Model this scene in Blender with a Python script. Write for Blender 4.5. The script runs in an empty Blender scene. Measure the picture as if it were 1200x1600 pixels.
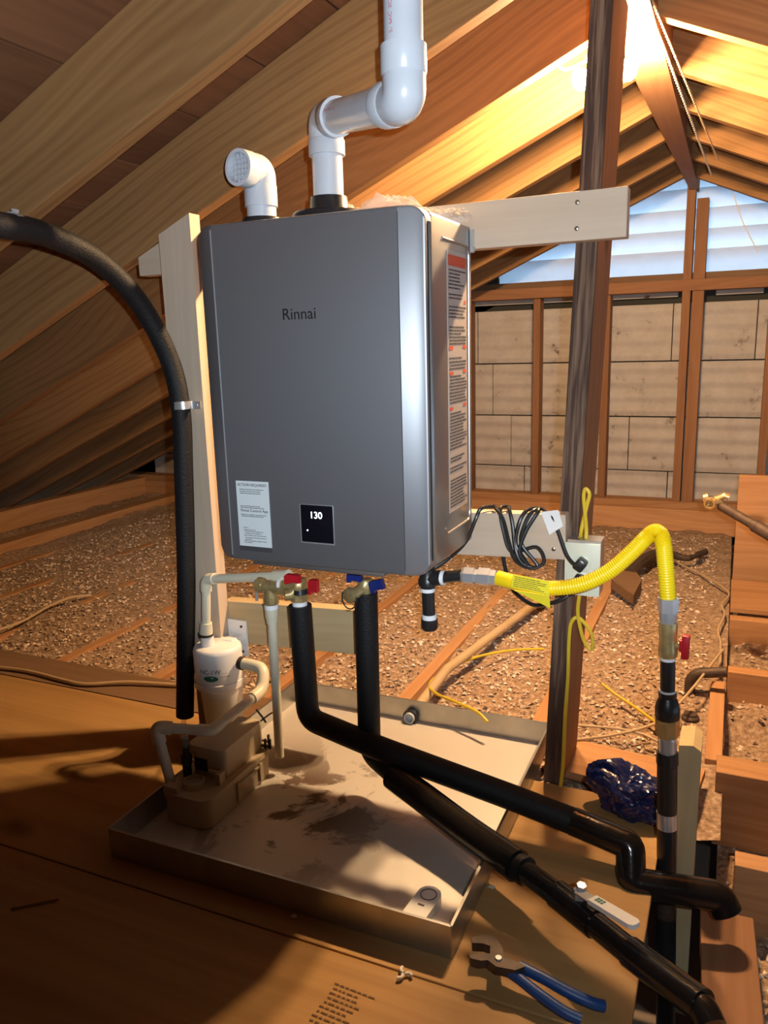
import bpy, bmesh, math, random
from mathutils import Vector, Matrix, noise
random.seed(7)
V = Vector
R = math.radians

# ------------------------------------------------------------------ camera, world, lights, exposure
scene = bpy.context.scene
C = scene.collection
DECK = 1.0                                   # camera height above the plywood deck (deck top is Z = 0)
YAW, PITCH, ROLL, FPX = R(-24.157), R(-12.107), R(-1.624), 1226.3
fwd = V((math.sin(YAW) * math.cos(PITCH), math.cos(YAW) * math.cos(PITCH), math.sin(PITCH)))
r0 = V((math.cos(YAW), -math.sin(YAW), 0))
u0 = r0.cross(fwd)
right = math.cos(ROLL) * r0 + math.sin(ROLL) * u0
up = -math.sin(ROLL) * r0 + math.cos(ROLL) * u0
CAMLOC = V((0, 0, DECK))
cam_data = bpy.data.cameras.new('camera')
cam = bpy.data.objects.new('camera', cam_data)
C.objects.link(cam)
m = Matrix.Identity(4)
for i in range(3):
    m[i][0], m[i][1], m[i][2], m[i][3] = right[i], up[i], -fwd[i], CAMLOC[i]
cam.matrix_world = m
cam_data.sensor_fit = 'VERTICAL'
cam_data.sensor_height = 24.0
cam_data.lens = 24.0 * FPX / 1600.0
cam_data.clip_start = 0.02
scene.camera = cam

world = bpy.data.worlds.new('sky')
scene.world = world
world.use_nodes = True
wb = world.node_tree.nodes['Background']
wb.inputs[0].default_value = (0.50, 0.75, 1.0, 1)
wb.inputs[1].default_value = 2.6

# the photographer's phone lamp, a few centimetres beside the lens, tipped upwards
fl = bpy.data.lights.new('phone_lamp', 'SPOT')
fl.energy = 56
fl.color = (0.80, 0.90, 1.0)
fl.spot_size = R(77)
fl.spot_blend = 0.4
fl.shadow_soft_size = 0.006
flo = bpy.data.objects.new('phone_lamp', fl)
C.objects.link(flo)
flo.location = CAMLOC + right * 0.035 + up * 0.03 - fwd * 0.01
sp_l = bpy.data.lights.new('added_fill_spot', 'SPOT')      # added fill spot, no such lamp known; brightens the pipe ends at lower right
sp_l.spot_size = R(62); sp_l.spot_blend = 1.0
sp_l.energy = 13.0; sp_l.color = (0.80, 0.90, 1.0); sp_l.shadow_soft_size = 0.01
spo = bpy.data.objects.new('added_fill_spot', sp_l); C.objects.link(spo); spo.location = flo.location + right * .06
spo.rotation_euler = (fwd + right * ((1120 - 600) / FPX) - up * ((1330 - 800) / FPX)).to_track_quat('-Z', 'Y').to_euler()
aim = fwd + right * ((650 - 600) / FPX) - up * ((330 - 800) / FPX)
flo.rotation_euler = aim.to_track_quat('-Z', 'Y').to_euler()

scene.view_settings.view_transform = 'Standard'
scene.view_settings.look = 'None'
scene.view_settings.gamma = 1.0
scene.view_settings.use_curve_mapping = False
scene.view_settings.exposure = 0.9
BULB = 2000.0
scene.cycles.max_bounces = 6
scene.cycles.adaptive_threshold = 0.03
scene.cycles.diffuse_bounces = 3
scene.cycles.glossy_bounces = 3

# ------------------------------------------------------------------ measuring helpers
def ray(x, y):
    return fwd + right * ((x - 600) / FPX) - up * ((y - 800) / FPX)
def onX(x, y, X):
    d = ray(x, y); return CAMLOC + d * (X / d.x)
def onY(x, y, Y):
    d = ray(x, y); return CAMLOC + d * (Y / d.y)
def onZ(x, y, Z):
    d = ray(x, y); return CAMLOC + d * ((Z - DECK) / d.z)
def at(x, y, d):
    return CAMLOC + ray(x, y) * d

# ------------------------------------------------------------------ materials
MATS = {}
def new_mat(name):
    mt = bpy.data.materials.new(name)
    mt.use_nodes = True
    MATS[name] = mt
    return mt, mt.node_tree.nodes, mt.node_tree.links, mt.node_tree.nodes['Principled BSDF']

def plain(name, col, rough=0.5, metal=0.0, bump=0.0, bscale=200, var=0.0, vscale=8, emis=None, estr=0, trans=0.0, coat=0.0, spec=0.5):
    mt, n, l, b = new_mat(name)
    b.inputs['Base Color'].default_value = (*col, 1)
    b.inputs['Roughness'].default_value = rough
    b.inputs['Metallic'].default_value = metal
    b.inputs['Specular IOR Level'].default_value = spec
    if coat:
        b.inputs['Coat Weight'].default_value = coat
    if trans:
        b.inputs['Transmission Weight'].default_value = trans
    if emis:
        b.inputs['Emission Color'].default_value = (*emis, 1)
        b.inputs['Emission Strength'].default_value = estr
    tc = n.new('ShaderNodeTexCoord')
    if var:
        nz = n.new('ShaderNodeTexNoise'); nz.inputs['Scale'].default_value = vscale; nz.inputs['Detail'].default_value = 5
        l.new(tc.outputs['Object'], nz.inputs['Vector'])
        rp = n.new('ShaderNodeValToRGB')
        rp.color_ramp.elements[0].position = 0.3; rp.color_ramp.elements[1].position = 0.7
        rp.color_ramp.elements[0].color = (*[c * (1 - var) for c in col], 1)
        rp.color_ramp.elements[1].color = (*[min(1, c * (1 + var)) for c in col], 1)
        l.new(nz.outputs['Fac'], rp.inputs['Fac']); l.new(rp.outputs['Color'], b.inputs['Base Color'])
    if bump:
        nz2 = n.new('ShaderNodeTexNoise'); nz2.inputs['Scale'].default_value = bscale; nz2.inputs['Detail'].default_value = 3
        l.new(tc.outputs['Object'], nz2.inputs['Vector'])
        bp = n.new('ShaderNodeBump'); bp.inputs['Strength'].default_value = bump; bp.inputs['Distance'].default_value = 0.002
        l.new(nz2.outputs['Fac'], bp.inputs['Height']); l.new(bp.outputs['Normal'], b.inputs['Normal'])
    return mt

def wood(name, light, dark, rough=0.75, ring=9.0, knots=True, weather=None, grain=0.5, obvar=0.25):
    """wood whose grain follows the object's own X axis, shifted per object"""
    mt, n, l, b = new_mat(name)
    b.inputs['Roughness'].default_value = rough
    b.inputs['Specular IOR Level'].default_value = 0.25
    tc = n.new('ShaderNodeTexCoord'); oi = n.new('ShaderNodeObjectInfo')
    ml = n.new('ShaderNodeVectorMath'); ml.operation = 'SCALE'; ml.inputs[0].default_value = (13.0, 1.7, 2.3)
    l.new(oi.outputs['Random'], ml.inputs['Scale'])
    ad = n.new('ShaderNodeVectorMath'); ad.operation = 'ADD'
    l.new(tc.outputs['Object'], ad.inputs[0]); l.new(ml.outputs[0], ad.inputs[1])
    # warp
    mw0 = n.new('ShaderNodeMapping'); mw0.inputs['Scale'].default_value = (0.55, 2.2, 2.2); l.new(ad.outputs[0], mw0.inputs['Vector'])
    wn = n.new('ShaderNodeTexNoise'); wn.inputs['Scale'].default_value = 1.6; wn.inputs['Detail'].default_value = 1
    l.new(mw0.outputs[0], wn.inputs['Vector'])
    ws = n.new('ShaderNodeVectorMath'); ws.operation = 'SCALE'; ws.inputs['Scale'].default_value = 0.20
    l.new(wn.outputs['Color'], ws.inputs[0])
    ad2 = n.new('ShaderNodeVectorMath'); ad2.operation = 'ADD'
    l.new(ad.outputs[0], ad2.inputs[0]); l.new(ws.outputs[0], ad2.inputs[1])
    mp = n.new('ShaderNodeMapping'); mp.inputs['Scale'].default_value = (0.10, 1.0, 1.0)
    l.new(ad2.outputs[0], mp.inputs['Vector'])
    wv = n.new('ShaderNodeTexWave'); wv.wave_type = 'RINGS'; wv.rings_direction = 'X'; wv.wave_profile = 'SIN'
    wv.inputs['Scale'].default_value = ring; wv.inputs['Distortion'].default_value = 2.2
    wv.inputs['Detail'].default_value = 2; wv.inputs['Detail Scale'].default_value = 1.5
    l.new(mp.outputs[0], wv.inputs['Vector'])
    mp2 = n.new('ShaderNodeMapping'); mp2.inputs['Scale'].default_value = (3.0, 90.0, 90.0)
    l.new(ad.outputs[0], mp2.inputs['Vector'])
    fn = n.new('ShaderNodeTexNoise'); fn.inputs['Scale'].default_value = 1.0; fn.inputs['Detail'].default_value = 4
    l.new(mp2.outputs[0], fn.inputs['Vector'])
    mp3 = n.new('ShaderNodeMapping'); mp3.inputs['Scale'].default_value = (1.3, 7.0, 7.0)
    l.new(ad.outputs[0], mp3.inputs['Vector'])
    bn = n.new('ShaderNodeTexNoise'); bn.inputs['Scale'].default_value = 1.0; bn.inputs['Detail'].default_value = 3
    l.new(mp3.outputs[0], bn.inputs['Vector'])
    def mth(op, a, bb):
        k = n.new('ShaderNodeMath'); k.operation = op
        for s, v in ((0, a), (1, bb)):
            if isinstance(v, (int, float)): k.inputs[s].default_value = v
            else: l.new(v, k.inputs[s])
        return k.outputs[0]
    f = mth('ADD', mth('MULTIPLY', wv.outputs['Fac'], 0.30 * grain), mth('MULTIPLY', fn.outputs['Fac'], 0.35))
    f = mth('ADD', f, mth('MULTIPLY', bn.outputs['Fac'], 0.55))
    lw_ = n.new('ShaderNodeMath'); lw_.operation = 'POWER'; l.new(wv.outputs['Fac'], lw_.inputs[0]); lw_.inputs[1].default_value = 5.0
    f = mth('SUBTRACT', f, mth('MULTIPLY', lw_.outputs[0], 0.20 * grain))
    f = mth('SUBTRACT', f, 0.09)
    rp = n.new('ShaderNodeValToRGB')
    rp.color_ramp.elements[0].position = 0.22; rp.color_ramp.elements[1].position = 0.78
    rp.color_ramp.elements[0].color = (*dark, 1); rp.color_ramp.elements[1].color = (*light, 1)
    l.new(f, rp.inputs['Fac'])
    col = rp.outputs['Color']
    def mixc(fac, a, colb, mode='MIX'):
        mx = n.new('ShaderNodeMix'); mx.data_type = 'RGBA'; mx.blend_type = mode
        if isinstance(fac, float): mx.inputs['Factor'].default_value = fac
        else: l.new(fac, mx.inputs['Factor'])
        l.new(a, mx.inputs['A'])
        if isinstance(colb, tuple): mx.inputs['B'].default_value = (*colb, 1)
        else: l.new(colb, mx.inputs['B'])
        return mx.outputs['Result']
    if knots:
        mk = n.new('ShaderNodeMapping'); mk.inputs['Scale'].default_value = (1.7, 3.6, 3.6)
        l.new(ad2.outputs[0], mk.inputs['Vector'])
        vo = n.new('ShaderNodeTexVoronoi'); vo.inputs['Scale'].default_value = 1.0
        l.new(mk.outputs[0], vo.inputs['Vector'])
        kr = n.new('ShaderNodeValToRGB')
        kr.color_ramp.elements[0].position = 0.05; kr.color_ramp.elements[0].color = (1, 1, 1, 1)
        kr.color_ramp.elements[1].position = 0.11; kr.color_ramp.elements[1].color = (0, 0, 0, 1)
        l.new(vo.outputs['Distance'], kr.inputs['Fac'])
        col = mixc(mth('MULTIPLY', kr.outputs['Color'], 0.75), col, tuple(c * 0.4 for c in dark))
    if weather:
        mw = n.new('ShaderNodeMapping'); mw.inputs['Scale'].default_value = (6.0, 130.0, 130.0)
        l.new(ad.outputs[0], mw.inputs['Vector'])
        wno = n.new('ShaderNodeTexNoise'); wno.inputs['Scale'].default_value = 1.0; wno.inputs['Detail'].default_value = 5
        l.new(mw.outputs[0], wno.inputs['Vector'])
        wr = n.new('ShaderNodeValToRGB'); wr.color_ramp.elements[0].position = 0.44; wr.color_ramp.elements[1].position = 0.66
        l.new(wno.outputs['Fac'], wr.inputs['Fac'])
        col = mixc(wr.outputs['Color'], col, weather)
    # per object brightness
    hv = n.new('ShaderNodeHueSaturation')
    l.new(mth('ADD', mth('MULTIPLY', oi.outputs['Random'], obvar), 1 - obvar / 2), hv.inputs['Value'])
    l.new(col, hv.inputs['Color'])
    l.new(hv.outputs['Color'], b.inputs['Base Color'])
    bp = n.new('ShaderNodeBump'); bp.inputs['Strength'].default_value = 0.25; bp.inputs['Distance'].default_value = 0.002
    l.new(f, bp.inputs['Height']); l.new(bp.outputs['Normal'], b.inputs['Normal'])
    return mt

wood('rafter_wood', (0.345, 0.185, 0.070), (0.185, 0.088, 0.030), grain=0.9, ring=13)
wood('sheathing_wood', (0.23, 0.10, 0.045), (0.12, 0.048, 0.020), knots=False)
wood('joist_wood', (0.56, 0.31, 0.145), (0.36, 0.17, 0.068), grain=0.8)
wood('fresh_wood', (0.60, 0.495, 0.385), (0.47, 0.365, 0.265), ring=7, obvar=0.1)
wood('post_wood', (0.33, 0.165, 0.080), (0.21, 0.098, 0.045), grain=0.7)
wood('weathered_wood', (0.085, 0.046, 0.030), (0.035, 0.018, 0.012), weather=(0.17, 0.105, 0.066), knots=False)
wood('dusty_wood', (0.26, 0.16, 0.09), (0.16, 0.085, 0.04), knots=False)
wood('plywood', (0.52, 0.31, 0.118), (0.35, 0.19, 0.064), ring=5, rough=0.55, grain=0.8)
wood('stub_wood', (0.54, 0.42, 0.24), (0.42, 0.31, 0.16), knots=False)
plain('pvc_white', (0.54, 0.58, 0.63), 0.28, var=0.05, vscale=14)
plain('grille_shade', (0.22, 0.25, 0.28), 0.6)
plain('pvc_cream', (0.70, 0.66, 0.50), 0.38, var=0.06, vscale=14)
plain('pvc_tan', (0.50, 0.36, 0.20), 0.45, var=0.1)
plain('black_plastic', (0.018, 0.018, 0.02), 0.32)
plain('black_foam', (0.007, 0.007, 0.008), 0.6, bump=0.7, bscale=260, spec=0.35)
plain('black_tape', (0.012, 0.010, 0.009), 0.16, bump=0.35, bscale=60)
plain('black_iron', (0.018, 0.017, 0.017), 0.35, bump=0.2, bscale=120)
plain('cord_rubber', (0.012, 0.012, 0.013), 0.38)
plain('galvanized', (0.50, 0.51, 0.50), 0.36, 0.9, var=0.1, vscale=20)
plain('zinc', (0.62, 0.63, 0.64), 0.28, 0.65)
plain('brass', (0.50, 0.38, 0.17), 0.34, 0.6, var=0.2, vscale=60)
plain('brass_bright', (0.66, 0.46, 0.19), 0.25, 0.65)
plain('red_handle', (0.50, 0.012, 0.022), 0.4)
plain('blue_handle', (0.010, 0.022, 0.16), 0.4)
plain('yellow_gas', (0.84, 0.60, 0.008), 0.33)
plain('yellow_label', (0.83, 0.70, 0.03), 0.45)
plain('yellow_cable', (0.66, 0.46, 0.03), 0.45)
plain('beige_cable', (0.52, 0.37, 0.21), 0.55)
plain('white_rope', (0.72, 0.66, 0.54), 0.85)
plain('off_white_plastic', (0.72, 0.72, 0.69), 0.42)
plain('pump_plastic', (0.52, 0.43, 0.30), 0.5, var=0.06)
plain('bottle_plastic', (0.80, 0.80, 0.79), 0.34)
plain('cream_plate', (0.62, 0.62, 0.47), 0.45)
plain('white_teflon', (0.85, 0.86, 0.86), 0.5)
plain('paper_white', (0.62, 0.67, 0.68), 0.5)
plain('label_white', (0.38, 0.34, 0.31), 0.4)
plain('ink_dark', (0.05, 0.05, 0.055), 0.6)
plain('ink_logo', (0.010, 0.011, 0.012), 0.4)
plain('ink_orange', (0.50, 0.07, 0.03), 0.6)
plain('ink_red', (0.55, 0.06, 0.16), 0.6)
plain('ink_stamp', (0.13, 0.06, 0.02), 0.8)
plain('ink_green', (0.02, 0.16, 0.10), 0.5)
plain('display_black', (0.006, 0.006, 0.010), 0.12)
plain('display_light', (0.9, 0.95, 1), 0.4, emis=(0.86, 0.93, 1.0), estr=2.2)
plain('bulb_glass', (1, 0.9, 0.7), 0.4, emis=(1.0, 0.64, 0.33), estr=BULB)
plain('steel_dark', (0.06, 0.045, 0.036), 0.5, 0.5, var=0.3, vscale=40)
plain('blue_grip', (0.010, 0.055, 0.20), 0.42)
plain('blue_plastic_sheet', (0.008, 0.015, 0.075), 0.22, bump=0.5, bscale=45)
plain('brown_iron', (0.085, 0.055, 0.038), 0.6, 0.3, var=0.3, vscale=50)
plain('drywall_back', (0.20, 0.15, 0.11), 0.95)
plain('roof_outside', (0.05, 0.045, 0.04), 0.95)
plain('dark_opening', (0.035, 0.035, 0.028), 0.9)
mt = plain('louver_paint', (0.80, 0.83, 0.86), 0.55, var=0.06, vscale=12)
n, l = mt.node_tree.nodes, mt.node_tree.links          # thin vinyl: daylight glows through it
trl = n.new('ShaderNodeBsdfTranslucent'); trl.inputs['Color'].default_value = (0.80, 0.86, 0.92, 1)
mxs = n.new('ShaderNodeMixShader'); mxs.inputs[0].default_value = 0.5
tcl = n.new('ShaderNodeTexCoord'); nzl = n.new('ShaderNodeTexNoise'); nzl.inputs['Scale'].default_value = 30; nzl.inputs['Detail'].default_value = 4
l.new(tcl.outputs['Object'], nzl.inputs['Vector'])
l.new(n['Principled BSDF'].outputs[0], mxs.inputs[1]); l.new(trl.outputs[0], mxs.inputs[2]); l.new(mxs.outputs[0], n['Material Output'].inputs['Surface'])
plain('screw_metal', (0.30, 0.27, 0.22), 0.35, 1.0)
plain('debris_white', (0.72, 0.66, 0.55), 0.6)

# brushed painted steel of the heater
mt, n, l, b = new_mat('heater_front')
b.inputs['Base Color'].default_value = (0.30, 0.31, 0.33, 1)
b.inputs['Metallic'].default_value = 0.8
b.inputs['Roughness'].default_value = 0.49
mt, n, l, b = new_mat('heater_body')
b.inputs['Base Color'].default_value = (0.36, 0.34, 0.325, 1)
b.inputs['Metallic'].default_value = 0.8
b.inputs['Roughness'].default_value = 0.36
# stained galvanised pan floor
mt, n, l, b = new_mat('pan_floor')
tc = n.new('ShaderNodeTexCoord')
nz = n.new('ShaderNodeTexNoise'); nz.inputs['Scale'].default_value = 6.5; nz.inputs['Detail'].default_value = 9; nz.inputs['Roughness'].default_value = 0.62; nz.inputs['Distortion'].default_value = 0.8
l.new(tc.outputs['Object'], nz.inputs['Vector'])
rp = n.new('ShaderNodeValToRGB'); rp.color_ramp.elements[0].position = 0.50; rp.color_ramp.elements[1].position = 0.55
l.new(nz.outputs['Fac'], rp.inputs['Fac'])
sx = n.new('ShaderNodeSeparateXYZ'); l.new(tc.outputs['Object'], sx.inputs[0])
# the stain stays around the pump end of the pan
vm = n.new('ShaderNodeVectorMath'); vm.operation = 'DISTANCE'; vm.inputs[1].default_value = (-0.12, -0.09, 0.0)
l.new(tc.outputs['Object'], vm.inputs[0])
mr = n.new('ShaderNodeMapRange'); mr.inputs['From Min'].default_value = 0.10; mr.inputs['From Max'].default_value = 0.34
mr.inputs['To Min'].default_value = 1.0; mr.inputs['To Max'].default_value = 0.0
l.new(vm.outputs['Value'], mr.inputs['Value'])
mu = n.new('ShaderNodeMath'); mu.operation = 'MULTIPLY'; l.new(rp.outputs['Color'], mu.inputs[0]); l.new(mr.outputs[0], mu.inputs[1])
mx = n.new('ShaderNodeMix'); mx.data_type = 'RGBA'
mx.inputs['A'].default_value = (0.66, 0.63, 0.58, 1); mx.inputs['B'].default_value = (0.13, 0.085, 0.06, 1)
l.new(mu.outputs[0], mx.inputs['Factor']); l.new(mx.outputs['Result'], b.inputs['Base Color'])
mm = n.new('ShaderNodeMath'); mm.operation = 'MULTIPLY_ADD'; l.new(mu.outputs[0], mm.inputs[0]); mm.inputs[1].default_value = -0.35; mm.inputs[2].default_value = 0.4
l.new(mm.outputs[0], b.inputs['Metallic'])
nz2 = n.new('ShaderNodeTexNoise'); nz2.inputs['Scale'].default_value = 140; l.new(tc.outputs['Object'], nz2.inputs['Vector'])
m2 = n.new('ShaderNodeMath'); m2.operation = 'MULTIPLY_ADD'; l.new(nz2.outputs['Fac'], m2.inputs[0]); m2.inputs[1].default_value = 0.3; m2.inputs[2].default_value = 0.33
l.new(m2.outputs[0], b.inputs['Roughness'])
# loose fill insulation
mt, n, l, b = new_mat('insulation_fill')
b.inputs['Roughness'].default_value = 0.95; b.inputs['Specular IOR Level'].default_value = 0.1
tc = n.new('ShaderNodeTexCoord')
nz = n.new('ShaderNodeTexNoise'); nz.inputs['Scale'].default_value = 70; nz.inputs['Detail'].default_value = 6; nz.inputs['Roughness'].default_value = 0.7
l.new(tc.outputs['Object'], nz.inputs['Vector'])
rp = n.new('ShaderNodeValToRGB')
e = rp.color_ramp.elements
e[0].position = 0.30; e[0].color = (0.20, 0.13, 0.08, 1); e[1].position = 0.74; e[1].color = (0.80, 0.64, 0.48, 1)
e.new(0.52).color = (0.48, 0.32, 0.20, 1)
l.new(nz.outputs['Fac'], rp.inputs['Fac']); l.new(rp.outputs['Color'], b.inputs['Base Color'])
bp = n.new('ShaderNodeBump'); bp.inputs['Strength'].default_value = 1.0; bp.inputs['Distance'].default_value = 0.012
l.new(nz.outputs['Fac'], bp.inputs['Height']); l.new(bp.outputs['Normal'], b.inputs['Normal'])
mt, n, l, b = new_mat('insulation_flake')
b.inputs['Roughness'].default_value = 0.9; b.inputs['Specular IOR Level'].default_value = 0.15
tc = n.new('ShaderNodeTexCoord')
wnz = n.new('ShaderNodeTexNoise'); wnz.inputs['Scale'].default_value = 55; wnz.inputs['Detail'].default_value = 1
l.new(tc.outputs['Object'], wnz.inputs['Vector'])
rp = n.new('ShaderNodeValToRGB'); e = rp.color_ramp.elements
e[0].position = 0.30; e[0].color = (0.16, 0.11, 0.08, 1); e[1].position = 0.66; e[1].color = (0.84, 0.71, 0.56, 1); e.new(0.47).color = (0.52, 0.35, 0.22, 1)
l.new(wnz.outputs['Fac'], rp.inputs['Fac']); l.new(rp.outputs['Color'], b.inputs['Base Color'])
# old whitewashed gable boards
mt, n, l, b = new_mat('gable_board')
b.inputs['Roughness'].default_value = 0.85
tc = n.new('ShaderNodeTexCoord'); oi = n.new('ShaderNodeObjectInfo')
ad = n.new('ShaderNodeVectorMath'); ad.operation = 'ADD'; l.new(tc.outputs['Object'], ad.inputs[0]); l.new(oi.outputs['Random'], ad.inputs[1])
nz = n.new('ShaderNodeTexNoise'); nz.inputs['Scale'].default_value = 9; nz.inputs['Detail'].default_value = 7; nz.inputs['Roughness'].default_value = 0.75
l.new(ad.outputs[0], nz.inputs['Vector'])
rp = n.new('ShaderNodeValToRGB'); e = rp.color_ramp.elements
e[0].position = 0.31; e[0].color = (0.10, 0.06, 0.035, 1); e[1].position = 0.40; e[1].color = (0.42, 0.385, 0.35, 1); e.new(0.75).color = (0.53, 0.50, 0.465, 1)
l.new(nz.outputs['Fac'], rp.inputs['Fac']); l.new(rp.outputs['Color'], b.inputs['Base Color'])
wv = n.new('ShaderNodeTexWave'); wv.bands_direction = 'Z'; wv.inputs['Scale'].default_value = 4.2; wv.inputs['Distortion'].default_value = 0.6
l.new(tc.outputs['Object'], wv.inputs['Vector'])
bp = n.new('ShaderNodeBump'); bp.inputs['Strength'].default_value = 0.5; bp.inputs['Distance'].default_value = 0.02
l.new(wv.outputs['Fac'], bp.inputs['Height']); l.new(bp.outputs['Normal'], b.inputs['Normal'])
# clear film
mt, n, l, b = new_mat('clear_film')
b.inputs['Base Color'].default_value = (0.95, 0.90, 0.82, 1); b.inputs['Roughness'].default_value = 0.12
tr = n.new('ShaderNodeBsdfTransparent'); ms = n.new('ShaderNodeMixShader'); ms.inputs[0].default_value = 0.26
l.new(tr.outputs[0], ms.inputs[1]); l.new(b.outputs[0], ms.inputs[2]); l.new(ms.outputs[0], n['Material Output'].inputs['Surface'])
def MAT(x): return MATS[x]

# ------------------------------------------------------------------ mesh helpers
class MB:
    def __init__(s): s.v = []; s.f = []
    def add(s, vs, fs):
        o = len(s.v); s.v += [V(p) for p in vs]; s.f += [tuple(i + o for i in f) for f in fs]
        return s
    def box(s, c, d, rot=None):
        c = V(c); vs = []
        for sx in (-.5, .5):
            for sy in (-.5, .5):
                for sz in (-.5, .5):
                    p = V((sx * d[0], sy * d[1], sz * d[2]))
                    vs.append(c + (rot @ p if rot else p))
        return s.add(vs, [(0, 1, 3, 2), (4, 6, 7, 5), (0, 4, 5, 1), (2, 3, 7, 6), (0, 2, 6, 4), (1, 5, 7, 3)])
    def cbox(s, c, d, ch=0.004, rot=None):
        """box with chamfered edges"""
        bm = bmesh.new(); bmesh.ops.create_cube(bm, size=1)
        for v in bm.verts: v.co = V((v.co.x * d[0], v.co.y * d[1], v.co.z * d[2]))
        bmesh.ops.bevel(bm, geom=bm.edges[:], offset=ch, segments=2, affect='EDGES', profile=0.5)
        bm.verts.ensure_lookup_table(); c = V(c)
        s.add([c + (rot @ v.co if rot else v.co) for v in bm.verts], [tuple(v.index for v in f.verts) for f in bm.faces])
        bm.free(); return s
    def tube(s, pts, r, seg=14, cap=True, closed=False, radii=None):
        pts = [V(p) for p in pts]; n = len(pts)
        rr = radii or [r] * n
        T = []
        for i in range(n):
            if closed: t = pts[(i + 1) % n] - pts[i - 1]
            elif i == 0: t = pts[1] - pts[0]
            elif i == n - 1: t = pts[-1] - pts[-2]
            else: t = (pts[i + 1] - pts[i]).normalized() + (pts[i] - pts[i - 1]).normalized()
            T.append(t.normalized() if t.length > 1e-9 else V((0, 0, 1)))
        a = V((0, 0, 1)) if abs(T[0].z) < .9 else V((1, 0, 0))
        N = (a - T[0] * a.dot(T[0])).normalized()
        vs = []
        for i in range(n):
            N = N - T[i] * N.dot(T[i]); N.normalize()
            Bv = T[i].cross(N)
            for k in range(seg):
                an = 2 * math.pi * k / seg
                vs.append(pts[i] + (N * math.cos(an) + Bv * math.sin(an)) * rr[i])
        fs = []
        for i in range(n - 1 if not closed else n):
            j = (i + 1) % n
            for k in range(seg):
                k2 = (k + 1) % seg
                fs.append((i * seg + k, i * seg + k2, j * seg + k2, j * seg + k))
        if cap and not closed:
            fs.append(tuple(range(seg - 1, -1, -1))); fs.append(tuple((n - 1) * seg + k for k in range(seg)))
        return s.add(vs, fs)
    def lathe(s, p, axis, prof, seg=20, cap=True):
        """prof: (distance along axis, radius); sharp rings are doubled by the angle split"""
        p = V(p); ax = V(axis).normalized()
        pts = [p + ax * t for t, _ in prof]
        a = V((0, 0, 1)) if abs(ax.z) < .9 else V((1, 0, 0))
        N = (a - ax * a.dot(ax)).normalized(); Bv = ax.cross(N)
        vs = []; fs = []
        for (t, r), q in zip(prof, pts):
            for k in range(seg):
                an = 2 * math.pi * k / seg
                vs.append(q + (N * math.cos(an) + Bv * math.sin(an)) * r)
        for i in range(len(prof) - 1):
            for k in range(seg):
                k2 = (k + 1) % seg
                fs.append((i * seg + k, i * seg + k2, (i + 1) * seg + k2, (i + 1) * seg + k))
        if cap:
            fs.append(tuple(range(seg - 1, -1, -1))); fs.append(tuple((len(prof) - 1) * seg + k for k in range(seg)))
        return s.add(vs, fs)
    def prism(s, poly, o, u, v, w):
        """polygon (a,b) in the frame o,u,v pushed along w"""
        o, u, v, w = V(o), V(u), V(v), V(w); k = len(poly)
        a = [o + u * p[0] + v * p[1] for p in poly]
        vs = a + [p + w for p in a]
        fs = [tuple(range(k - 1, -1, -1)), tuple(range(k, 2 * k))]
        for i in range(k):
            j = (i + 1) % k; fs.append((i, j, j + k, i + k))
        return s.add(vs, fs)

def catmull(pts, n=8):
    pts = [V(p) for p in pts]; P = [pts[0] * 2 - pts[1]] + pts + [pts[-1] * 2 - pts[-2]]; out = []
    for i in range(1, len(P) - 2):
        p0, p1, p2, p3 = P[i - 1:i + 3]
        for k in range(n):
            t = k / n
            out.append(0.5 * ((2 * p1) + (p2 - p0) * t + (2 * p0 - 5 * p1 + 4 * p2 - p3) * t * t + (3 * p1 - p0 - 3 * p2 + p3) * t ** 3))
    out.append(pts[-1]); return out
def fillet(pts, rad, n=6):
    pts = [V(p) for p in pts]; out = [pts[0]]
    for i in range(1, len(pts) - 1):
        a, b, c = pts[i - 1], pts[i], pts[i + 1]
        d1 = (a - b); d2 = (c - b); rr = min(rad, d1.length * .48, d2.length * .48)
        p, q = b + d1.normalized() * rr, b + d2.normalized() * rr
        for k in range(n + 1):
            t = k / n; out.append(p * (1 - t) ** 2 + b * 2 * t * (1 - t) + q * t * t)
    out.append(pts[-1]); return out

def origin_of(o):
    p = V((0, 0, 0))
    while o is not None:
        p += o.location; o = o.parent
    return p
def build(name, mb, mat, parent=None, sharp=35, smooth=True):
    me = bpy.data.meshes.new(name)
    o = bpy.data.objects.new(name, me); C.objects.link(o)
    if parent is not None:
        o.parent = parent; base = origin_of(parent)
    else:
        if mb.v:
            zs = min(p.z for p in mb.v)
            base = V((sum(p.x for p in mb.v) / len(mb.v), sum(p.y for p in mb.v) / len(mb.v), zs))
        else: base = V((0, 0, 0))
        o.location = base
    me.from_pydata([p - base for p in mb.v], [], mb.f)
    me.materials.append(MAT(mat))
    if smooth:
        me.polygons.foreach_set('use_smooth', [True] * len(me.polygons))
        me.set_sharp_from_angle(angle=R(sharp))
    bm = bmesh.new(); bm.from_mesh(me); bmesh.ops.recalc_face_normals(bm, faces=bm.faces[:]); bm.to_mesh(me); bm.free()
    me.update()
    return o
def thing(name, label, cat, loc, group=None):
    o = bpy.data.objects.new(name, None); C.objects.link(o)
    o.location = V(loc); o.empty_display_size = 0.05
    o['label'] = label; o['category'] = cat
    if group: o['group'] = group
    return o
def tag(o, label, cat, group=None, kind=None):
    o['label'] = label; o['category'] = cat
    if group: o['group'] = group
    if kind: o['kind'] = kind
    return o
def struct(o):
    o['kind'] = 'structure'; return o

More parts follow.
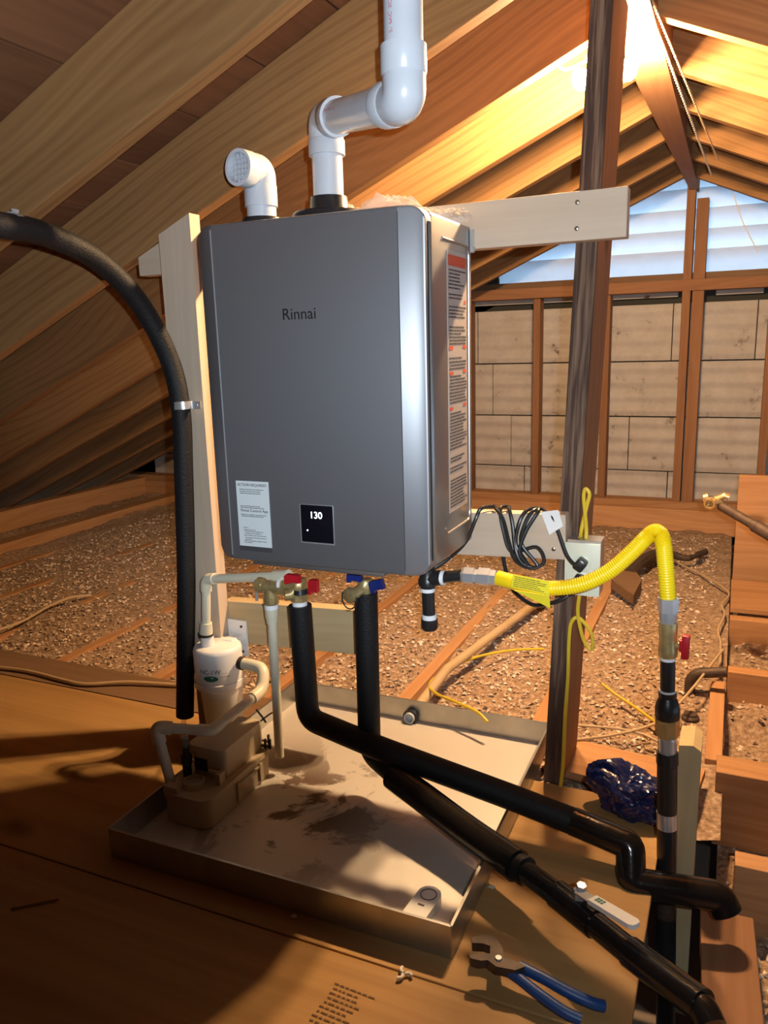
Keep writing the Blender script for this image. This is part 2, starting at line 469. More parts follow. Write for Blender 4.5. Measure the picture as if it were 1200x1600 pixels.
BEAMS = {}
def beam_mesh(L, w, h, mat, ch=0.002):
    key = (round(L, 3), round(w, 3), round(h, 3), mat)
    if key not in BEAMS:
        mb = MB().cbox((0, 0, 0), (L, w, h), ch)
        me = bpy.data.meshes.new('beam'); me.from_pydata(mb.v, [], mb.f); me.materials.append(MAT(mat)); me.update()
        BEAMS[key] = me
    return BEAMS[key]
def beam(name, p0, p1, w, h, mat, parent=None, upv=(0, 0, 1), ch=0.002):
    """squared timber from p0 to p1 (centre line), w across, h along upv; its local X is the grain"""
    p0, p1 = V(p0), V(p1); x = (p1 - p0).normalized(); uv = V(upv)
    y = uv.cross(x).normalized(); z = x.cross(y)
    o = bpy.data.objects.new(name, beam_mesh((p1 - p0).length, w, h, mat, ch)); C.objects.link(o)
    mtx = Matrix.Identity(4); c = (p0 + p1) / 2
    if parent is not None:
        o.parent = parent; c = c - origin_of(parent)
    for i in range(3): mtx[i][0], mtx[i][1], mtx[i][2], mtx[i][3] = x[i], y[i], z[i], c[i]
    o.matrix_local = mtx
    return o
def text(name, s, size, o, u, v, mat, parent, align='LEFT', lift=0.0006):
    cu = bpy.data.curves.new('t', 'FONT'); cu.body = s; cu.size = size; cu.align_x = align; cu.extrude = 0.0002
    ob = bpy.data.objects.new('t', cu); C.objects.link(ob)
    bpy.context.view_layer.update()
    me0 = bpy.data.meshes.new_from_object(ob.evaluated_get(bpy.context.evaluated_depsgraph_get()))
    u = V(u).normalized(); v = V(v).normalized(); w = u.cross(v); o = V(o)
    mb = MB(); mb.add([o + u * p.co.x + v * p.co.y + w * (p.co.z + lift) for p in me0.vertices], [tuple(f.vertices) for f in me0.polygons])
    bpy.data.objects.remove(ob); bpy.data.curves.remove(cu); bpy.data.meshes.remove(me0)
    return build(name, mb, mat, parent, smooth=False)

# ------------------------------------------------------------------ the setting
RX, RZ, SL = -0.25, 1.71, 0.44            # underside of the rafters at the ridge, and the roof slope
YB, YF = -1.4, 4.46                       # near and far gable
def zl(x): return RZ + SL * (x - RX)      # underside, left slope
def zr(x): return RZ - SL * (x - RX)
RH = 0.19
# ceiling: the roof skin
mb = MB()
for sgn in (-1, 1):
    xe = RX + sgn * 4.6
    t0, t1 = RZ + RH + 0.024, RZ + RH + 0.024 - SL * 4.6
    mb.add([(RX, YB - .1, t0), (RX, YF + .4, t0), (xe, YF + .4, t1), (xe, YB - .1, t1), (RX, YB - .1, t0 + .05), (RX, YF + .4, t0 + .05), (xe, YF + .4, t1 + .05), (xe, YB - .1, t1 + .05)],
           [(0, 1, 2, 3), (7, 6, 5, 4), (0, 4, 5, 1), (2, 6, 7, 3), (1, 5, 6, 2), (0, 3, 7, 4)])
ceiling = struct(build('ceiling', mb, 'roof_outside', smooth=False))
LS = math.hypot(1, SL)
for sgn in (-1, 1):
    dx = 0.196 / LS
    for k in range(23):
        xa = RX + sgn * (0.004 + k * dx); xb = RX + sgn * (k * dx + dx - 0.003)
        xm = (xa + xb) / 2; zm = RZ + RH - SL * abs(xm - RX) + 0.011
        nrm = V((sgn * SL, 0, 1)).normalized()
        beam('sheathing_board', (xm, YB, zm), (xm, YF + 0.12, zm), 0.192, 0.019, 'sheathing_wood', ceiling, upv=nrm)
mb = MB(); ycr = (YB + YF) / 2            # built lying along local X so that the grain follows it
secs = [(YB, -0.292, -0.206, -0.045), (2.4, -0.292, -0.206, -0.045), (YF, -0.262, -0.224, -0.014)]
for y, xa, xb, dz in secs:
    for x, z in ((xa, RZ + dz), (xb, RZ + dz), (xb, RZ + RH), (xa, RZ + RH)): mb.v.append(V((y - ycr, -(x - RX), z)))
for i in (0, 1):
    for k in range(4): mb.f.append((i * 4 + k, i * 4 + (k + 1) % 4, i * 4 + 4 + (k + 1) % 4, i * 4 + 4 + k))
mb.f += [(0, 1, 2, 3), (11, 10, 9, 8)]
ridge = build('ridge_board', mb, 'post_wood', ceiling, smooth=False)
ridge.data.transform(Matrix.Translation(origin_of(ceiling)))
ridge.matrix_local = Matrix.Translation(V((RX, ycr, 0)) - origin_of(ceiling)) @ Matrix.Rotation(R(90), 4, 'Z')
RY = [1.19 + 0.406 * k for k in range(-6, 9)]
for k, y in enumerate(RY):
    if y > YF - 0.1: continue
    for sgn in (-1, 1):
        x0 = RX + sgn * 0.044; x1 = RX + sgn * 4.35
        za = RZ + RH / 2 - SL * abs(x0 - RX); zb = RZ + RH / 2 - SL * abs(x1 - RX)
        jy = random.uniform(-.008, .008)
        beam('rafter', (x0, y + 0.02 + jy, za), (x1, y + 0.02 + jy, zb), 0.04, RH / LS, 'rafter_wood', ceiling, upv=V((sgn * SL, 0, 1)).normalized())

# floor: the ceiling lining of the rooms below
floor = struct(build('floor', MB().box((-0.6, 1.6, -0.475), (9.2, 6.4, 0.05)), 'drywall_back', smooth=False))
JX = [-0.415 - 0.4 * k for k in range(0, 9)]
for x in JX:
    beam('floor_joist', (x - .02, YB + .1, -0.112), (x - .02, YF - .12, -0.112), 0.04, 0.19, 'joist_wood', floor)
beam('floor_girder', (0.005, 1.93, -0.13), (0.005, 2.42, -0.13), 0.04, 0.21, 'joist_wood', floor)
RJ = [(1150, 1352, -0.02, 0.055), (1098, 1202, 0.0, 0.012), (1135, 1049, 0.015, 0.03), (1137, 967, 0.02, 0.03), (1145, 890, 0.02, 0.04)]
rjy = []
for px, py, z, x0 in RJ:
    p = onZ(px, py, z); rjy.append(p.y)
    th = 0.085 if py in (1202,) else 0.05
    beam('floor_joist', (x0, p.y + th / 2, z - 0.095), (2.6, p.y + th / 2, z - 0.095), th, 0.19, 'joist_wood', floor)
beam('floor_plank', (0.03, 3.12, .033), (1.6, 3.12, .033), 0.36, 0.02, 'joist_wood', floor)
beam('upright_board', (0.035, 3.46, .22), (1.6, 3.46, .22), 0.03, 0.44, 'joist_wood', floor)
# plywood deck, two sheets and a dusty board behind them
beam('plywood_panel', (-2.4, 0.275, -0.008), (-0.072, 0.275, -0.008), 1.446, 0.015, 'plywood', floor)
beam('plywood_panel', (-2.4, 1.321, -0.008), (-0.085, 1.321, -0.008), 0.640, 0.015, 'plywood', floor)
beam('floor_plank', (-2.6, 1.725, -0.012), (-1.12, 1.725, -0.012), 0.15, 0.018, 'dusty_wood', floor)
beam('floor_plank', (-0.36, 1.80, -0.014), (-0.02, 1.76, -0.014), 0.16, 0.02, 'joist_wood', floor)
# eave blocking at the far left
beam('eave_plate', (-3.86, YB, 0.055), (-3.86, YF + .03, 0.055), 0.09, 0.12, 'joist_wood', floor)
beam('eave_plate', (-3.45, YB, 0.0), (-3.45, YF + .03, 0.0), 0.09, 0.09, 'joist_wood', floor)

# far gable wall: backing, boards, studs, louvers
xe = 4.4
wall = MB()
wall.box((RX, YF + 0.06, 0.34), (9.0, 0.03, 1.80))
for sx in (-1, 1):                       # solid gable beside the louver opening
    xi = RX + sx * 1.02
    zt = RZ + RH - SL * 1.02
    wall.add([(xi, YF + .045, 1.2), (xi, YF + .045, zt), (RX + sx * 4.4, YF + .045, zt - SL * 3.38), (RX + sx * 4.4, YF + .045, -.3),
              (xi, YF + .075, 1.2), (xi, YF + .075, zt), (RX + sx * 4.4, YF + .075, zt - SL * 3.38), (RX + sx * 4.4, YF + .075, -.3)],
             [(0, 1, 2, 3), (7, 6, 5, 4), (0, 4, 5, 1), (1, 5, 6, 2), (2, 6, 7, 3), (3, 7, 4, 0)])
wall_back = struct(build('wall_back', wall, 'dark_opening', smooth=False))
rows = [(0.92, 1.165), (0.60, 0.86), (0.60, 0.60)]
zj = [1.165, 0.868, 0.573, 0.278, 0.06]
for r in range(4):
    ztop, zbot = zj[r] - .003, zj[r + 1] + .003
    x = -4.2 + 0.13 * r
    while x < 2.4:
        w = random.choice((0.27, 0.33, 0.40, 0.52))
        c = V((x + w / 2, YF + random.uniform(-.004, .004) + .02, (ztop + zbot) / 2))
        o = build('gable_board', MB().cbox((0, 0, 0), (w - .004, .022, ztop - zbot), .003), 'gable_board', wall_back, smooth=False)
        o.location = c - wall_back.location
        for v in o.data.vertices: v.co += wall_back.location
        x += w
for xa, xb in ((-2.2, -1.05), (-1.0, -.30), (-.12, .10), (.16, 1.2)):   # narrow top row with gaps
    o = build('gable_board', MB().cbox(((xa + xb) / 2, YF + .02, 1.222), (xb - xa, .02, .055), .002), 'gable_board', wall_back, smooth=False)
for x in (-2.2, -1.80, -1.41, -1.015, -0.645, 0.145, 0.52, 0.90):
    beam('stud', (x, YF - .045, 0.135), (x, YF - .045, 1.215), 0.09, 0.038, 'post_wood', wall_back, upv=(1, 0, 0))
beam('king_post', (-0.255, YF - .05, 0.135), (-0.255, YF - .05, RZ + .02), 0.09, 0.04, 'post_wood', wall_back, upv=(1, 0, 0))
beam('king_post', (-0.200, YF - .04, 0.135), (-0.200, YF - .04, 1.655), 0.09, 0.055, 'post_wood', wall_back, upv=(1, 0, 0))
beam('bottom_plate', (-4.4, YF - .05, 0.115), (2.6, YF - .05, 0.115), 0.10, 0.04, 'joist_wood', wall_back)
beam('rim_board', (-4.4, YF - .09, 0.03), (2.6, YF - .09, 0.03), 0.04, 0.13, 'joist_wood', wall_back)
beam('top_plate', (-2.6, YF - .05, 1.245), (2.2, YF - .05, 1.245), 0.10, 0.055, 'post_wood', wall_back)
beam('louver_sill', (-1.9, YF + .03, 1.29), (1.4, YF + .03, 1.29), 0.14, 0.035, 'dusty_wood', wall_back)
for k in range(6):
    z0 = 1.335 + 0.099 * k
    hw = (RZ + RH - 0.02 - z0 - .03) / SL
    if hw < .12: break
    hw = min(hw, 1.05)
    rot = Matrix.Rotation(R(-56), 3, 'X')
    build('louver_slat', MB().cbox((RX, YF + .06, z0 + .03), (2 * hw, 0.138, 0.012), .002, rot), 'louver_paint', wall_back, smooth=False)
# near gable wall behind the photographer
mb = MB()
mb.add([(RX, YB, RZ + RH + .03), (RX - 4.6, YB, RZ + RH + .03 - SL * 4.6), (RX - 4.6, YB, -.5), (RX + 4.6, YB, -.5), (RX + 4.6, YB, RZ + RH + .03 - SL * 4.6),
        (RX, YB - .04, RZ + RH + .03), (RX - 4.6, YB - .04, RZ + RH + .03 - SL * 4.6), (RX - 4.6, YB - .04, -.5), (RX + 4.6, YB - .04, -.5), (RX + 4.6, YB - .04, RZ + RH + .03 - SL * 4.6)],
       [(0, 1, 2, 3, 4), (9, 8, 7, 6, 5), (0, 5, 6, 1), (1, 6, 7, 2), (2, 7, 8, 3), (3, 8, 9, 4), (4, 9, 5, 0)])
struct(build('wall_front', mb, 'sheathing_wood', smooth=False))

# loose insulation between the joists
def ins_h(x, y):
    hh = -0.045 + 0.035 * noise.noise(V((x * 2.1, y * 2.1, 3))) + 0.016 * noise.noise(V((x * 9, y * 9, 1))) + 0.010 * noise.noise(V((x * 27, y * 27, 5)))
    hh += 0.028 * max(0, min(1, (y - 2.0) / 1.6))
    if x < -1.4: hh += 0.018 * min(1, (-1.4 - x))
    return hh
def grid_ins(x0, x1, y0, y1, st, hf, skip=None):
    nx, ny = int((x1 - x0) / st), int((y1 - y0) / st); mb = MB()
    vs = [(x0 + (x1 - x0) * i / nx, y0 + (y1 - y0) * j / ny, hf(x0 + (x1 - x0) * i / nx, y0 + (y1 - y0) * j / ny)) for j in range(ny + 1) for i in range(nx + 1)]
    fs = [(j * (nx + 1) + i, j * (nx + 1) + i + 1, (j + 1) * (nx + 1) + i + 1, (j + 1) * (nx + 1) + i) for j in range(ny) for i in range(nx)]
    mb.add(vs, fs); return mb
mb = grid_ins(-4.1, 0.028, 1.645, YF - .11, 0.022, ins_h)
ins = tag(build('loose_insulation', mb, 'insulation_fill', sharp=180), 'tan loose-fill insulation spread between the floor joists left of the girder', 'insulation', kind='stuff')
def ins_r(x, y): return -0.125 + 0.05 * noise.noise(V((x * 3, y * 3, 9))) + 0.02 * noise.noise(V((x * 14, y * 14, 4))) + (0.04 if y > 2.3 else 0) - (0.06 if y < 1.85 else 0)
mb2 = grid_ins(0.026, 2.4, 1.0, YF - .11, 0.035, ins_r)
ins2 = tag(build('loose_insulation', mb2, 'insulation_fill', sharp=180), 'tan loose-fill insulation in the bays right of the girder', 'insulation', kind='stuff')
def flakes(parent, cnt, xr, yr, hf, smin, smax):
    mb = MB()
    for _ in range(cnt):
        x, y = random.uniform(*xr), yr[0] + (yr[1] - yr[0]) * random.random() ** 1.5
        if any(abs(x - jx + .02) < .024 for jx in JX) and random.random() < .8 and xr[0] < -0.1: continue
        z = hf(x, y) + .003
        s = random.uniform(smin, smax)
        rot = Matrix.Rotation(random.uniform(0, 6.3), 3, 'Z') @ Matrix.Rotation(random.uniform(-.9, .9), 3, 'X')
        p = [V((s * a * random.uniform(.6, 1.2), s * b2 * random.uniform(.5, 1.1), 0)) for a, b2 in ((-1, -.6), (1, -.7), (.8, .7), (-.9, .8))]
        t = V((random.uniform(-.2, .2) * s, random.uniform(-.2, .2) * s, s * .7))
        vs = [V((x, y, z)) + rot @ q for q in p] + [V((x, y, z)) + rot @ t]
        mb.add(vs, [(0, 1, 4), (1, 2, 4), (2, 3, 4), (3, 0, 4), (3, 2, 1, 0)])
    o = build('insulation_flakes', mb, 'insulation_flake', parent, smooth=False); o['kind'] = 'stuff'
flakes(ins, 17000, (-3.2, -0.03), (1.66, 4.2), ins_h, .0035, .010)
flakes(ins2, 3500, (0.04, 1.3), (1.2, 3.2), ins_r, .004, .012)

# ------------------------------------------------------------------ supporting timber
B0, B1 = 1.600, 1.638                      # the mounting boards' front and back
post = thing('support_post', 'weathered brown ridge post standing at the right corner of the metal pan', 'post', (-0.331, 1.69, 0))
pb0, pb1 = V((-0.331, 1.686, 0.0)), V((-0.266, 1.686, RZ - .05))
beam('timber', pb0 + V((0.0, .06, 0)), pb1 + V((0.0, .06, 0)), 0.184, 0.04, 'post_wood', post, upv=(1, 0, 0))
beam('weathered_face', pb0 + V((0, -.038, 0)), pb1 + V((0, -.038, 0)), 0.012, 0.042, 'weathered_wood', post, upv=(1, 0, 0))
lp = thing('wall_post', 'pale new stud left of the water heater, nailed under a rafter', 'post', (-1.213, 1.58, -0.2))
lt = onY(274, 380, 1.56)
zt = zl(-1.213)
mb = MB()
mb.prism([(-.046, 0), (.046, 0), (.046, zl(-1.167) + .2 - .002), (-.046, zl(-1.259) + .2 - .002)], (-1.213, 1.56, -.2), (1, 0, 0), (0, 0, 1), (0, .038, 0))
# build with grain upright: rotate a local copy
def upright(name, mb, mat, parent, base):
    me = bpy.data.meshes.new(name); o = bpy.data.objects.new(name, me); C.objects.link(o)
    rot = Matrix.Rotation(R(-90), 3, 'Y')      # local X -> world Z
    inv = rot.inverted()
    me.from_pydata([inv @ (p - V(base)) for p in mb.v], [], mb.f); me.materials.append(MAT(mat)); me.update()
    o.parent = parent; o.matrix_local = Matrix.Translation(V(base) - origin_of(parent)) @ rot.to_4x4()
    return o
upright('stud', mb, 'fresh_wood', lp, (-1.213, 1.56, -.2))

def board(name, label, pts_px, Yf, th, mat='fresh_wood'):
    """board whose front-face corners TL,TR,BR,BL are given"""
    P = [onY(*q, Yf) if len(q) == 2 else V(q) for q in pts_px]
    c = sum(P, V()) / 4
    root = thing(name, label, 'board', (c.x, Yf, min(p.z for p in P)))
    L = ((P[1] - P[0]).length + (P[2] - P[3]).length) / 2; H = ((P[0] - P[3]).length + (P[1] - P[2]).length) / 2
    a, b2 = (P[0] + P[3]) / 2, (P[1] + P[2]) / 2
    off = V((0, th / 2, 0))
    beam('timber', a + off, b2 + off, th, H, mat, root, upv=(0, 0, 1))
    return root, P
def screw(parent, p, r=.0045):
    build('screw', MB().lathe(V(p) + V((0, .001, 0)), (0, -1, 0), [(0, r), (.002, r), (.003, r * .6)], 10), 'screw_metal', parent)
tb, P = board('mounting_board', 'pale new board behind the heater top, screwed across both posts', [(-1.36, B0, 1.268), (985, 289), (975, 371), (-1.36, B0, 1.18)], B0, B1 - B0)
for q in ((902, 316), (901, 357)): screw(tb, onY(*q, B0))
ob, P = board('mounting_board', 'short pale board under the coiled black power cord', [(600, 796), (884, 806), (884, 874), (600, 862)], B0, B1 - B0)
screw(ob, onY(865, 858, B0))
bb, P = board('mounting_board', 'tan board behind the white condensate filter bottle', [(352, 938), (560, 956), (560, 1022), (352, 1004)], B0, B1 - B0, 'stub_wood')
sp = thing('stub_post', 'short pale wooden stub beside the black gas riser', 'post', (-0.039, 1.56, -0.4))
mb = MB(); tz = onY(1080, 1168, 1.515).z
mb.prism([(-.0205, 0), (.0205, 0), (.0205, tz + .4 - .006), (.006, tz + .4 + .004), (-.0205, tz + .4)], (-.039, 1.515, -.4), (1, 0, 0), (0, 0, 1), (0, .088, 0))
upright('timber', mb, 'stub_wood', sp, (-.039, 1.515, -.4))
q0, q1 = onZ(1075, 1640, -.10), onZ(1112, 1430, -.12)
pl = beam('loose_plank', (0.075, 0.9, -.135), (0.045, 1.47, -.115), 0.095, 0.036, 'post_wood')
tag(pl, 'rough brown plank lying in the open bay below the pipe ends', 'plank')

# ------------------------------------------------------------------ water heater
HX0, HX1, HZ0, HZ1 = -0.980, -0.505, 0.568, 1.232
heater = thing('water_heater', 'grey tankless water heater cabinet hung on the boards', 'water heater', ((HX0 + HX1) / 2, 1.45, HZ0))
def rr_top(x, r, x0, x1):
    d = min(x - x0, x1 - x)
    return 0 if d >= r else r - math.sqrt(max(0, r * r - (r - d) ** 2))
YFR, YED, YCB = 1.317, 1.334, 1.362
xl, xr = HX0 + 0.042, HX1 - 0.045
def panel(xs, fy, name, mat, x0=HX0, x1=HX1, r=.026):
    """one facet of the front cover"""
    mb = MB(); cols = []
    for x in xs:
        ins_ = rr_top(x, r, x0, x1); za, zb = HZ0 + ins_, HZ1 - ins_; y = fy(x)
        if zb - za < .02: za, zb = (za + zb) / 2 - .01, (za + zb) / 2 + .01
        cols.append([V((x, YCB, za)), V((x, y + .006, za)), V((x, y + .0018, za + .0018)), V((x, y, za + .006)), V((x, y, zb - .006)), V((x, y + .0018, zb - .0018)), V((x, y + .006, zb)), V((x, YCB, zb))])
    k = len(cols[0])
    vs = [p for c in cols for p in c]
    fs = [(i * k + j, (i + 1) * k + j, (i + 1) * k + j + 1, i * k + j + 1) for i in range(len(cols) - 1) for j in range(k - 1)]
    return mb.add(vs, fs)
lin = lambda a, b2, n_: [a + (b2 - a) * i / n_ for i in range(n_ + 1)]
fy_flat = lambda x: YFR
mb = panel(lin(xl, xr, 6), fy_flat, '', '')
front = build('front_cover', mb, 'heater_front', heater, sharp=28)
def fy_r(x):
    t = (x - xr) / (HX1 - xr); return YFR + (YED - YFR) * (0.8 * t + 0.2 * t * t) + (0.006 * max(0, (t - .97) / .03) ** 2)
def fy_l(x):
    t = (xl - x) / (xl - HX0); return YFR + (YED - YFR) * (0.8 * t + 0.2 * t * t) + (0.006 * max(0, (t - .97) / .03) ** 2)
xsr = lin(xr, HX1 - .026, 4) + [HX1 - .026 + .026 * math.sin(a * math.pi / 2 / 10) for a in range(1, 11)]
build('cover_edge', panel(xsr, fy_r, '', ''), 'heater_front', heater, sharp=28)
xsl = [HX0 + .026 - .026 * math.sin(a * math.pi / 2 / 10) for a in range(10, 0, -1)] + lin(HX0 + .026, xl, 4)
build('cover_edge', panel(xsl, fy_l, '', ''), 'heater_front', heater, sharp=28)
# dark seam at right; bright strip painted as the glint of the left crease
build('cover_seam', MB().box((xr, YFR + .0012, (HZ0 + HZ1) / 2), (.0016, .003, HZ1 - HZ0 - .02)), 'ink_dark', front, smooth=False)
build('crease_glint', MB().box((xl - .0015, YFR + .0008, (HZ0 + HZ1) / 2), (.0022, .003, HZ1 - HZ0 - .02)), 'zinc', front, smooth=False)
# cabinet behind the cover
cab = build('cabinet', MB().cbox(((HX0 + HX1) / 2, (YCB + B0) / 2 + .002, (HZ0 + HZ1) / 2), (HX1 - HX0 - .004, B0 - YCB + .002, HZ1 - HZ0 - .012), .008), 'heater_body', heater, sharp=50)
build('cover_gap', MB().box(((HX0 + HX1) / 2, YCB + .002, (HZ0 + HZ1) / 2), (HX1 - HX0 - .012, .006, HZ1 - HZ0 - .016)), 'black_plastic', heater, smooth=False)
build('bottom_tray', MB().cbox(((HX0 + HX1) / 2 - .01, 1.40, HZ0 - .006), (.30, .13, .014), .003), 'heater_body', heater)
xs_ = HX1 - .002
def side(px, py): return onX(px, py, xs_)
# pressed outline of the side panel
gp = [V((xs_, 1.423, 1.186)), V((xs_, 1.572, 1.186)), V((xs_, 1.580, 1.170)), V((xs_, 1.580, 0.64)), V((xs_, 1.572, .626)), V((xs_, 1.432, .626)), V((xs_, 1.424, .640))]
build('pressed_rib', MB().tube(fillet(gp, .01, 4), .003, 8), 'heater_body', cab)
build('wall_bracket', MB().box((xs_ + .004, 1.592, HZ1 - .035), (.006, .012, .045)).lathe((xs_ + .006, 1.592, HZ1 - .05), (1, 0, 0), [(0, .004), (.004, .004)], 8), 'zinc', cab, smooth=False)
# rating label on the side
ly0, ly1, lz0, lz1 = 1.448, 1.563, .665, 1.168
lab = build('warning_label', MB().box((xs_ + .0006, (ly0 + ly1) / 2, (lz0 + lz1) / 2), (.0008, ly1 - ly0, lz1 - lz0)), 'label_white', cab, smooth=False)
def lines(parent, org, u, v, W, rows_, h, mat, jit=.35, left=.04, name='printed_lines'):
    mb = MB(); u, v = V(u), V(v); w = u.cross(v).normalized()
    for t in rows_:
        x = W * (left + random.random() * jit * .1); x1 = W * (1 - left - random.random() ** 2 * jit)
        while x < x1:
            L = random.uniform(.06, .22) * W; e_ = min(x1, x + L); o_ = V(org) + v * t + w * .0004
            mb.add([o_ + u * x, o_ + u * e_, o_ + u * e_ + v * h, o_ + u * x + v * h], [(0, 1, 2, 3)])
            x += L + .012 * W
    o = build(name, mb, mat, parent, smooth=False); o['kind'] = 'stuff'
    return o
org = V((xs_ + .0012, ly0, lz0)); H = lz1 - lz0
rows_ = [H * t for t in [.02 + .013 * k for k in range(9)] + [.16, .174, .2, .213] + [.25 + .0125 * k for k in range(12)] + [.43 + .0125 * k for k in range(9)] + [.56, .573, .586, .60] + [.655 + .0125 * k for k in range(6)] + [.755 + .0125 * k for k in range(4)] + [.825, .838, .862, .875, .888, .901, .914, .927]]
lines(lab, org, (0, 1, 0), (0, 0, 1), ly1 - ly0, rows_, H * .0062, 'ink_dark')
for (a, b2, c0, c1) in ((.04, .96, .945, .985), (.05, .25, .635, .65), (.78, .95, .637, .652), (.05, .25, .54, .553), (.78, .95, .543, .556), (.05, .22, .405, .417), (.78, .95, .41, .421), (.86, .95, .81, .825)):
    o_ = org + V((.0004, 0, 0)); W = ly1 - ly0
    build('warning_mark', MB().add([o_ + V((0, W * a, H * c0)), o_ + V((0, W * b2, H * c0)), o_ + V((0, W * b2, H * c1)), o_ + V((0, W * a, H * c1))], [(0, 1, 2, 3)]), 'ink_orange', lab, smooth=False)
# logo, sticker, display on the front
text('logo', 'Rinnai', .030, onY(441, 500, YFR), (1, 0, 0), (0, 0, 1), 'ink_logo', front)
sx0, sx1, sz0, sz1 = -0.919, -0.842, 0.600, 0.736
st = build('notice_sticker', MB().box(((sx0 + sx1) / 2, YFR - .0006, (sz0 + sz1) / 2), (sx1 - sx0, .001, sz1 - sz0)), 'paper_white', front, smooth=False)
build('sticker_foot', MB().box(((sx0 + sx1) / 2, YFR - .0005, sz0 - .005), (sx1 - sx0, .0009, .010)), 'ink_dark', front, smooth=False)
SW, SH = sx1 - sx0, sz1 - sz0
yk = YFR - .0012
text('notice_heading', 'ACTION REQUIRED!', .0076, (sx0 + SW / 2, yk, sz0 + SH * .925), (1, 0, 0), (0, 0, 1), 'ink_dark', st, 'CENTER', .0003)
text('notice_title', 'Rinnai Control App', .0082, (sx0 + SW / 2 + .002, yk, sz0 + SH * .535), (1, 0, 0), (0, 0, 1), 'ink_dark', st, 'CENTER', .0003)
lines(st, (sx0, yk, sz0), (1, 0, 0), (0, 0, 1), SW, [SH * t for t in (.87, .84, .81, .615, .59, .485, .46)], SH * .009, 'ink_dark', .25, .1)
lines(st, (sx0, yk, sz0), (1, 0, 0), (0, 0, 1), SW, [SH * t for t in (.285, .25, .225, .195, .165, .13, .105, .08, .055)], SH * .008, 'ink_dark', .6, .14)
dx0, dx1, dz0, dz1 = -0.770, -0.699, 0.620, 0.695
build('display_frame', MB().cbox(((dx0 + dx1) / 2 - .001, YFR - .0004, (dz0 + dz1) / 2 - .001), (dx1 - dx0 + .004, .002, dz1 - dz0 + .004), .0008), 'zinc', front)
dsp = build('display', MB().cbox(((dx0 + dx1) / 2, YFR - .001, (dz0 + dz1) / 2), (dx1 - dx0, .003, dz1 - dz0), .0008), 'display_black', front)
text('temperature_digits', '130', .019, (dx0 + .020, YFR - .0026, dz0 + .049), (1, 0, 0), (0, 0, 1), 'display_light', dsp, 'LEFT', .0003)
build('indicator_light', MB().lathe((dx0 + .014, YFR - .0025, dz0 + .024), (0, -1, 0), [(0, .0016), (.0004, .0016)], 10), 'display_light', dsp, smooth=False)
# collars on top
ci = onY(409, 332, 1.47); ci.z = HZ1 - .006
ce = onY(514, 322, 1.47); ce.z = HZ1 - .006
def collar(c, prof, n_=5, ring=.04, zscrew=.01, name='vent_collar'):
    o = build(name, MB().lathe(c, (0, 0, 1), prof, 32), 'black_plastic', heater, sharp=40)
    for k in range(n_):
        a = R(-115 + 28 * k)
        d = V((math.cos(a), math.sin(a), 0))
        build('screw', MB().lathe(V(c) + d * ring + V((0, 0, zscrew)), d, [(0, .004), (.002, .004), (.003, .002)], 8), 'brass_bright', o)
    return o
collar(ci, [(0, .041), (.030, .041), (.034, .039), (.034, .032)], 3, .041, .014)
collar(ce, [(0, .072), (.006, .074), (.026, .074), (.031, .070), (.031, .042), (.034, .040), (.060, .037), (.061, .032)], 3, .074, .014)

# ------------------------------------------------------------------ vent pipes
intake = thing('air_intake', 'white pipe elbow with a round grille on top of the heater', 'vent pipe', ci + V((0, 0, .034)))
build('pipe_stub', MB().lathe(ci + V((0, 0, .030)), (0, 0, 1), [(0, .0302), (.045, .0302)], 28), 'pvc_white', intake)
zc = ci.z + .122
fdir = V((-0.19, -0.98, 0.03)).normalized()
ctr = V((ci.x, ci.y, zc))
arc = fillet([ctr - V((0, 0, .032)), ctr + V((0, 0, .004)), ctr + fdir * .034], .034, 10)
el = build('elbow', MB().lathe(V((ci.x, ci.y, ci.z + .056)), (0, 0, 1), [(0, .0338), (.040, .0338), (.044, .0315)], 28).tube(arc, .0328, 28), 'pvc_white', intake, sharp=40)
hub = MB().lathe(ctr + fdir * .028, fdir, [(0, .0320), (.004, .0352), (.034, .0352), (.034, .0285), (.010, .0285)], 32)
build('hub', hub, 'pvc_white', el, sharp=40)
# grille
su = fdir.cross(V((0, 0, 1))).normalized(); sv = su.cross(fdir)
mb = MB(); gc = ctr + fdir * .050
rotg = Matrix((su, sv, fdir)).transposed()
for k in (-2, -1, 0, 1, 2):
    Lb = 2 * math.sqrt(.0285 ** 2 - (k * .0095) ** 2)
    mb.box(gc + su * k * .0095, (.0022, Lb, .004), rotg); mb.box(gc + sv * k * .0095, (Lb, .0022, .004), rotg)
build('grille', mb, 'pvc_white', intake, smooth=False)
build('grille_backing', MB().lathe(ctr + fdir * .035, fdir, [(0, .028), (.001, .028)], 24), 'grille_shade', intake)

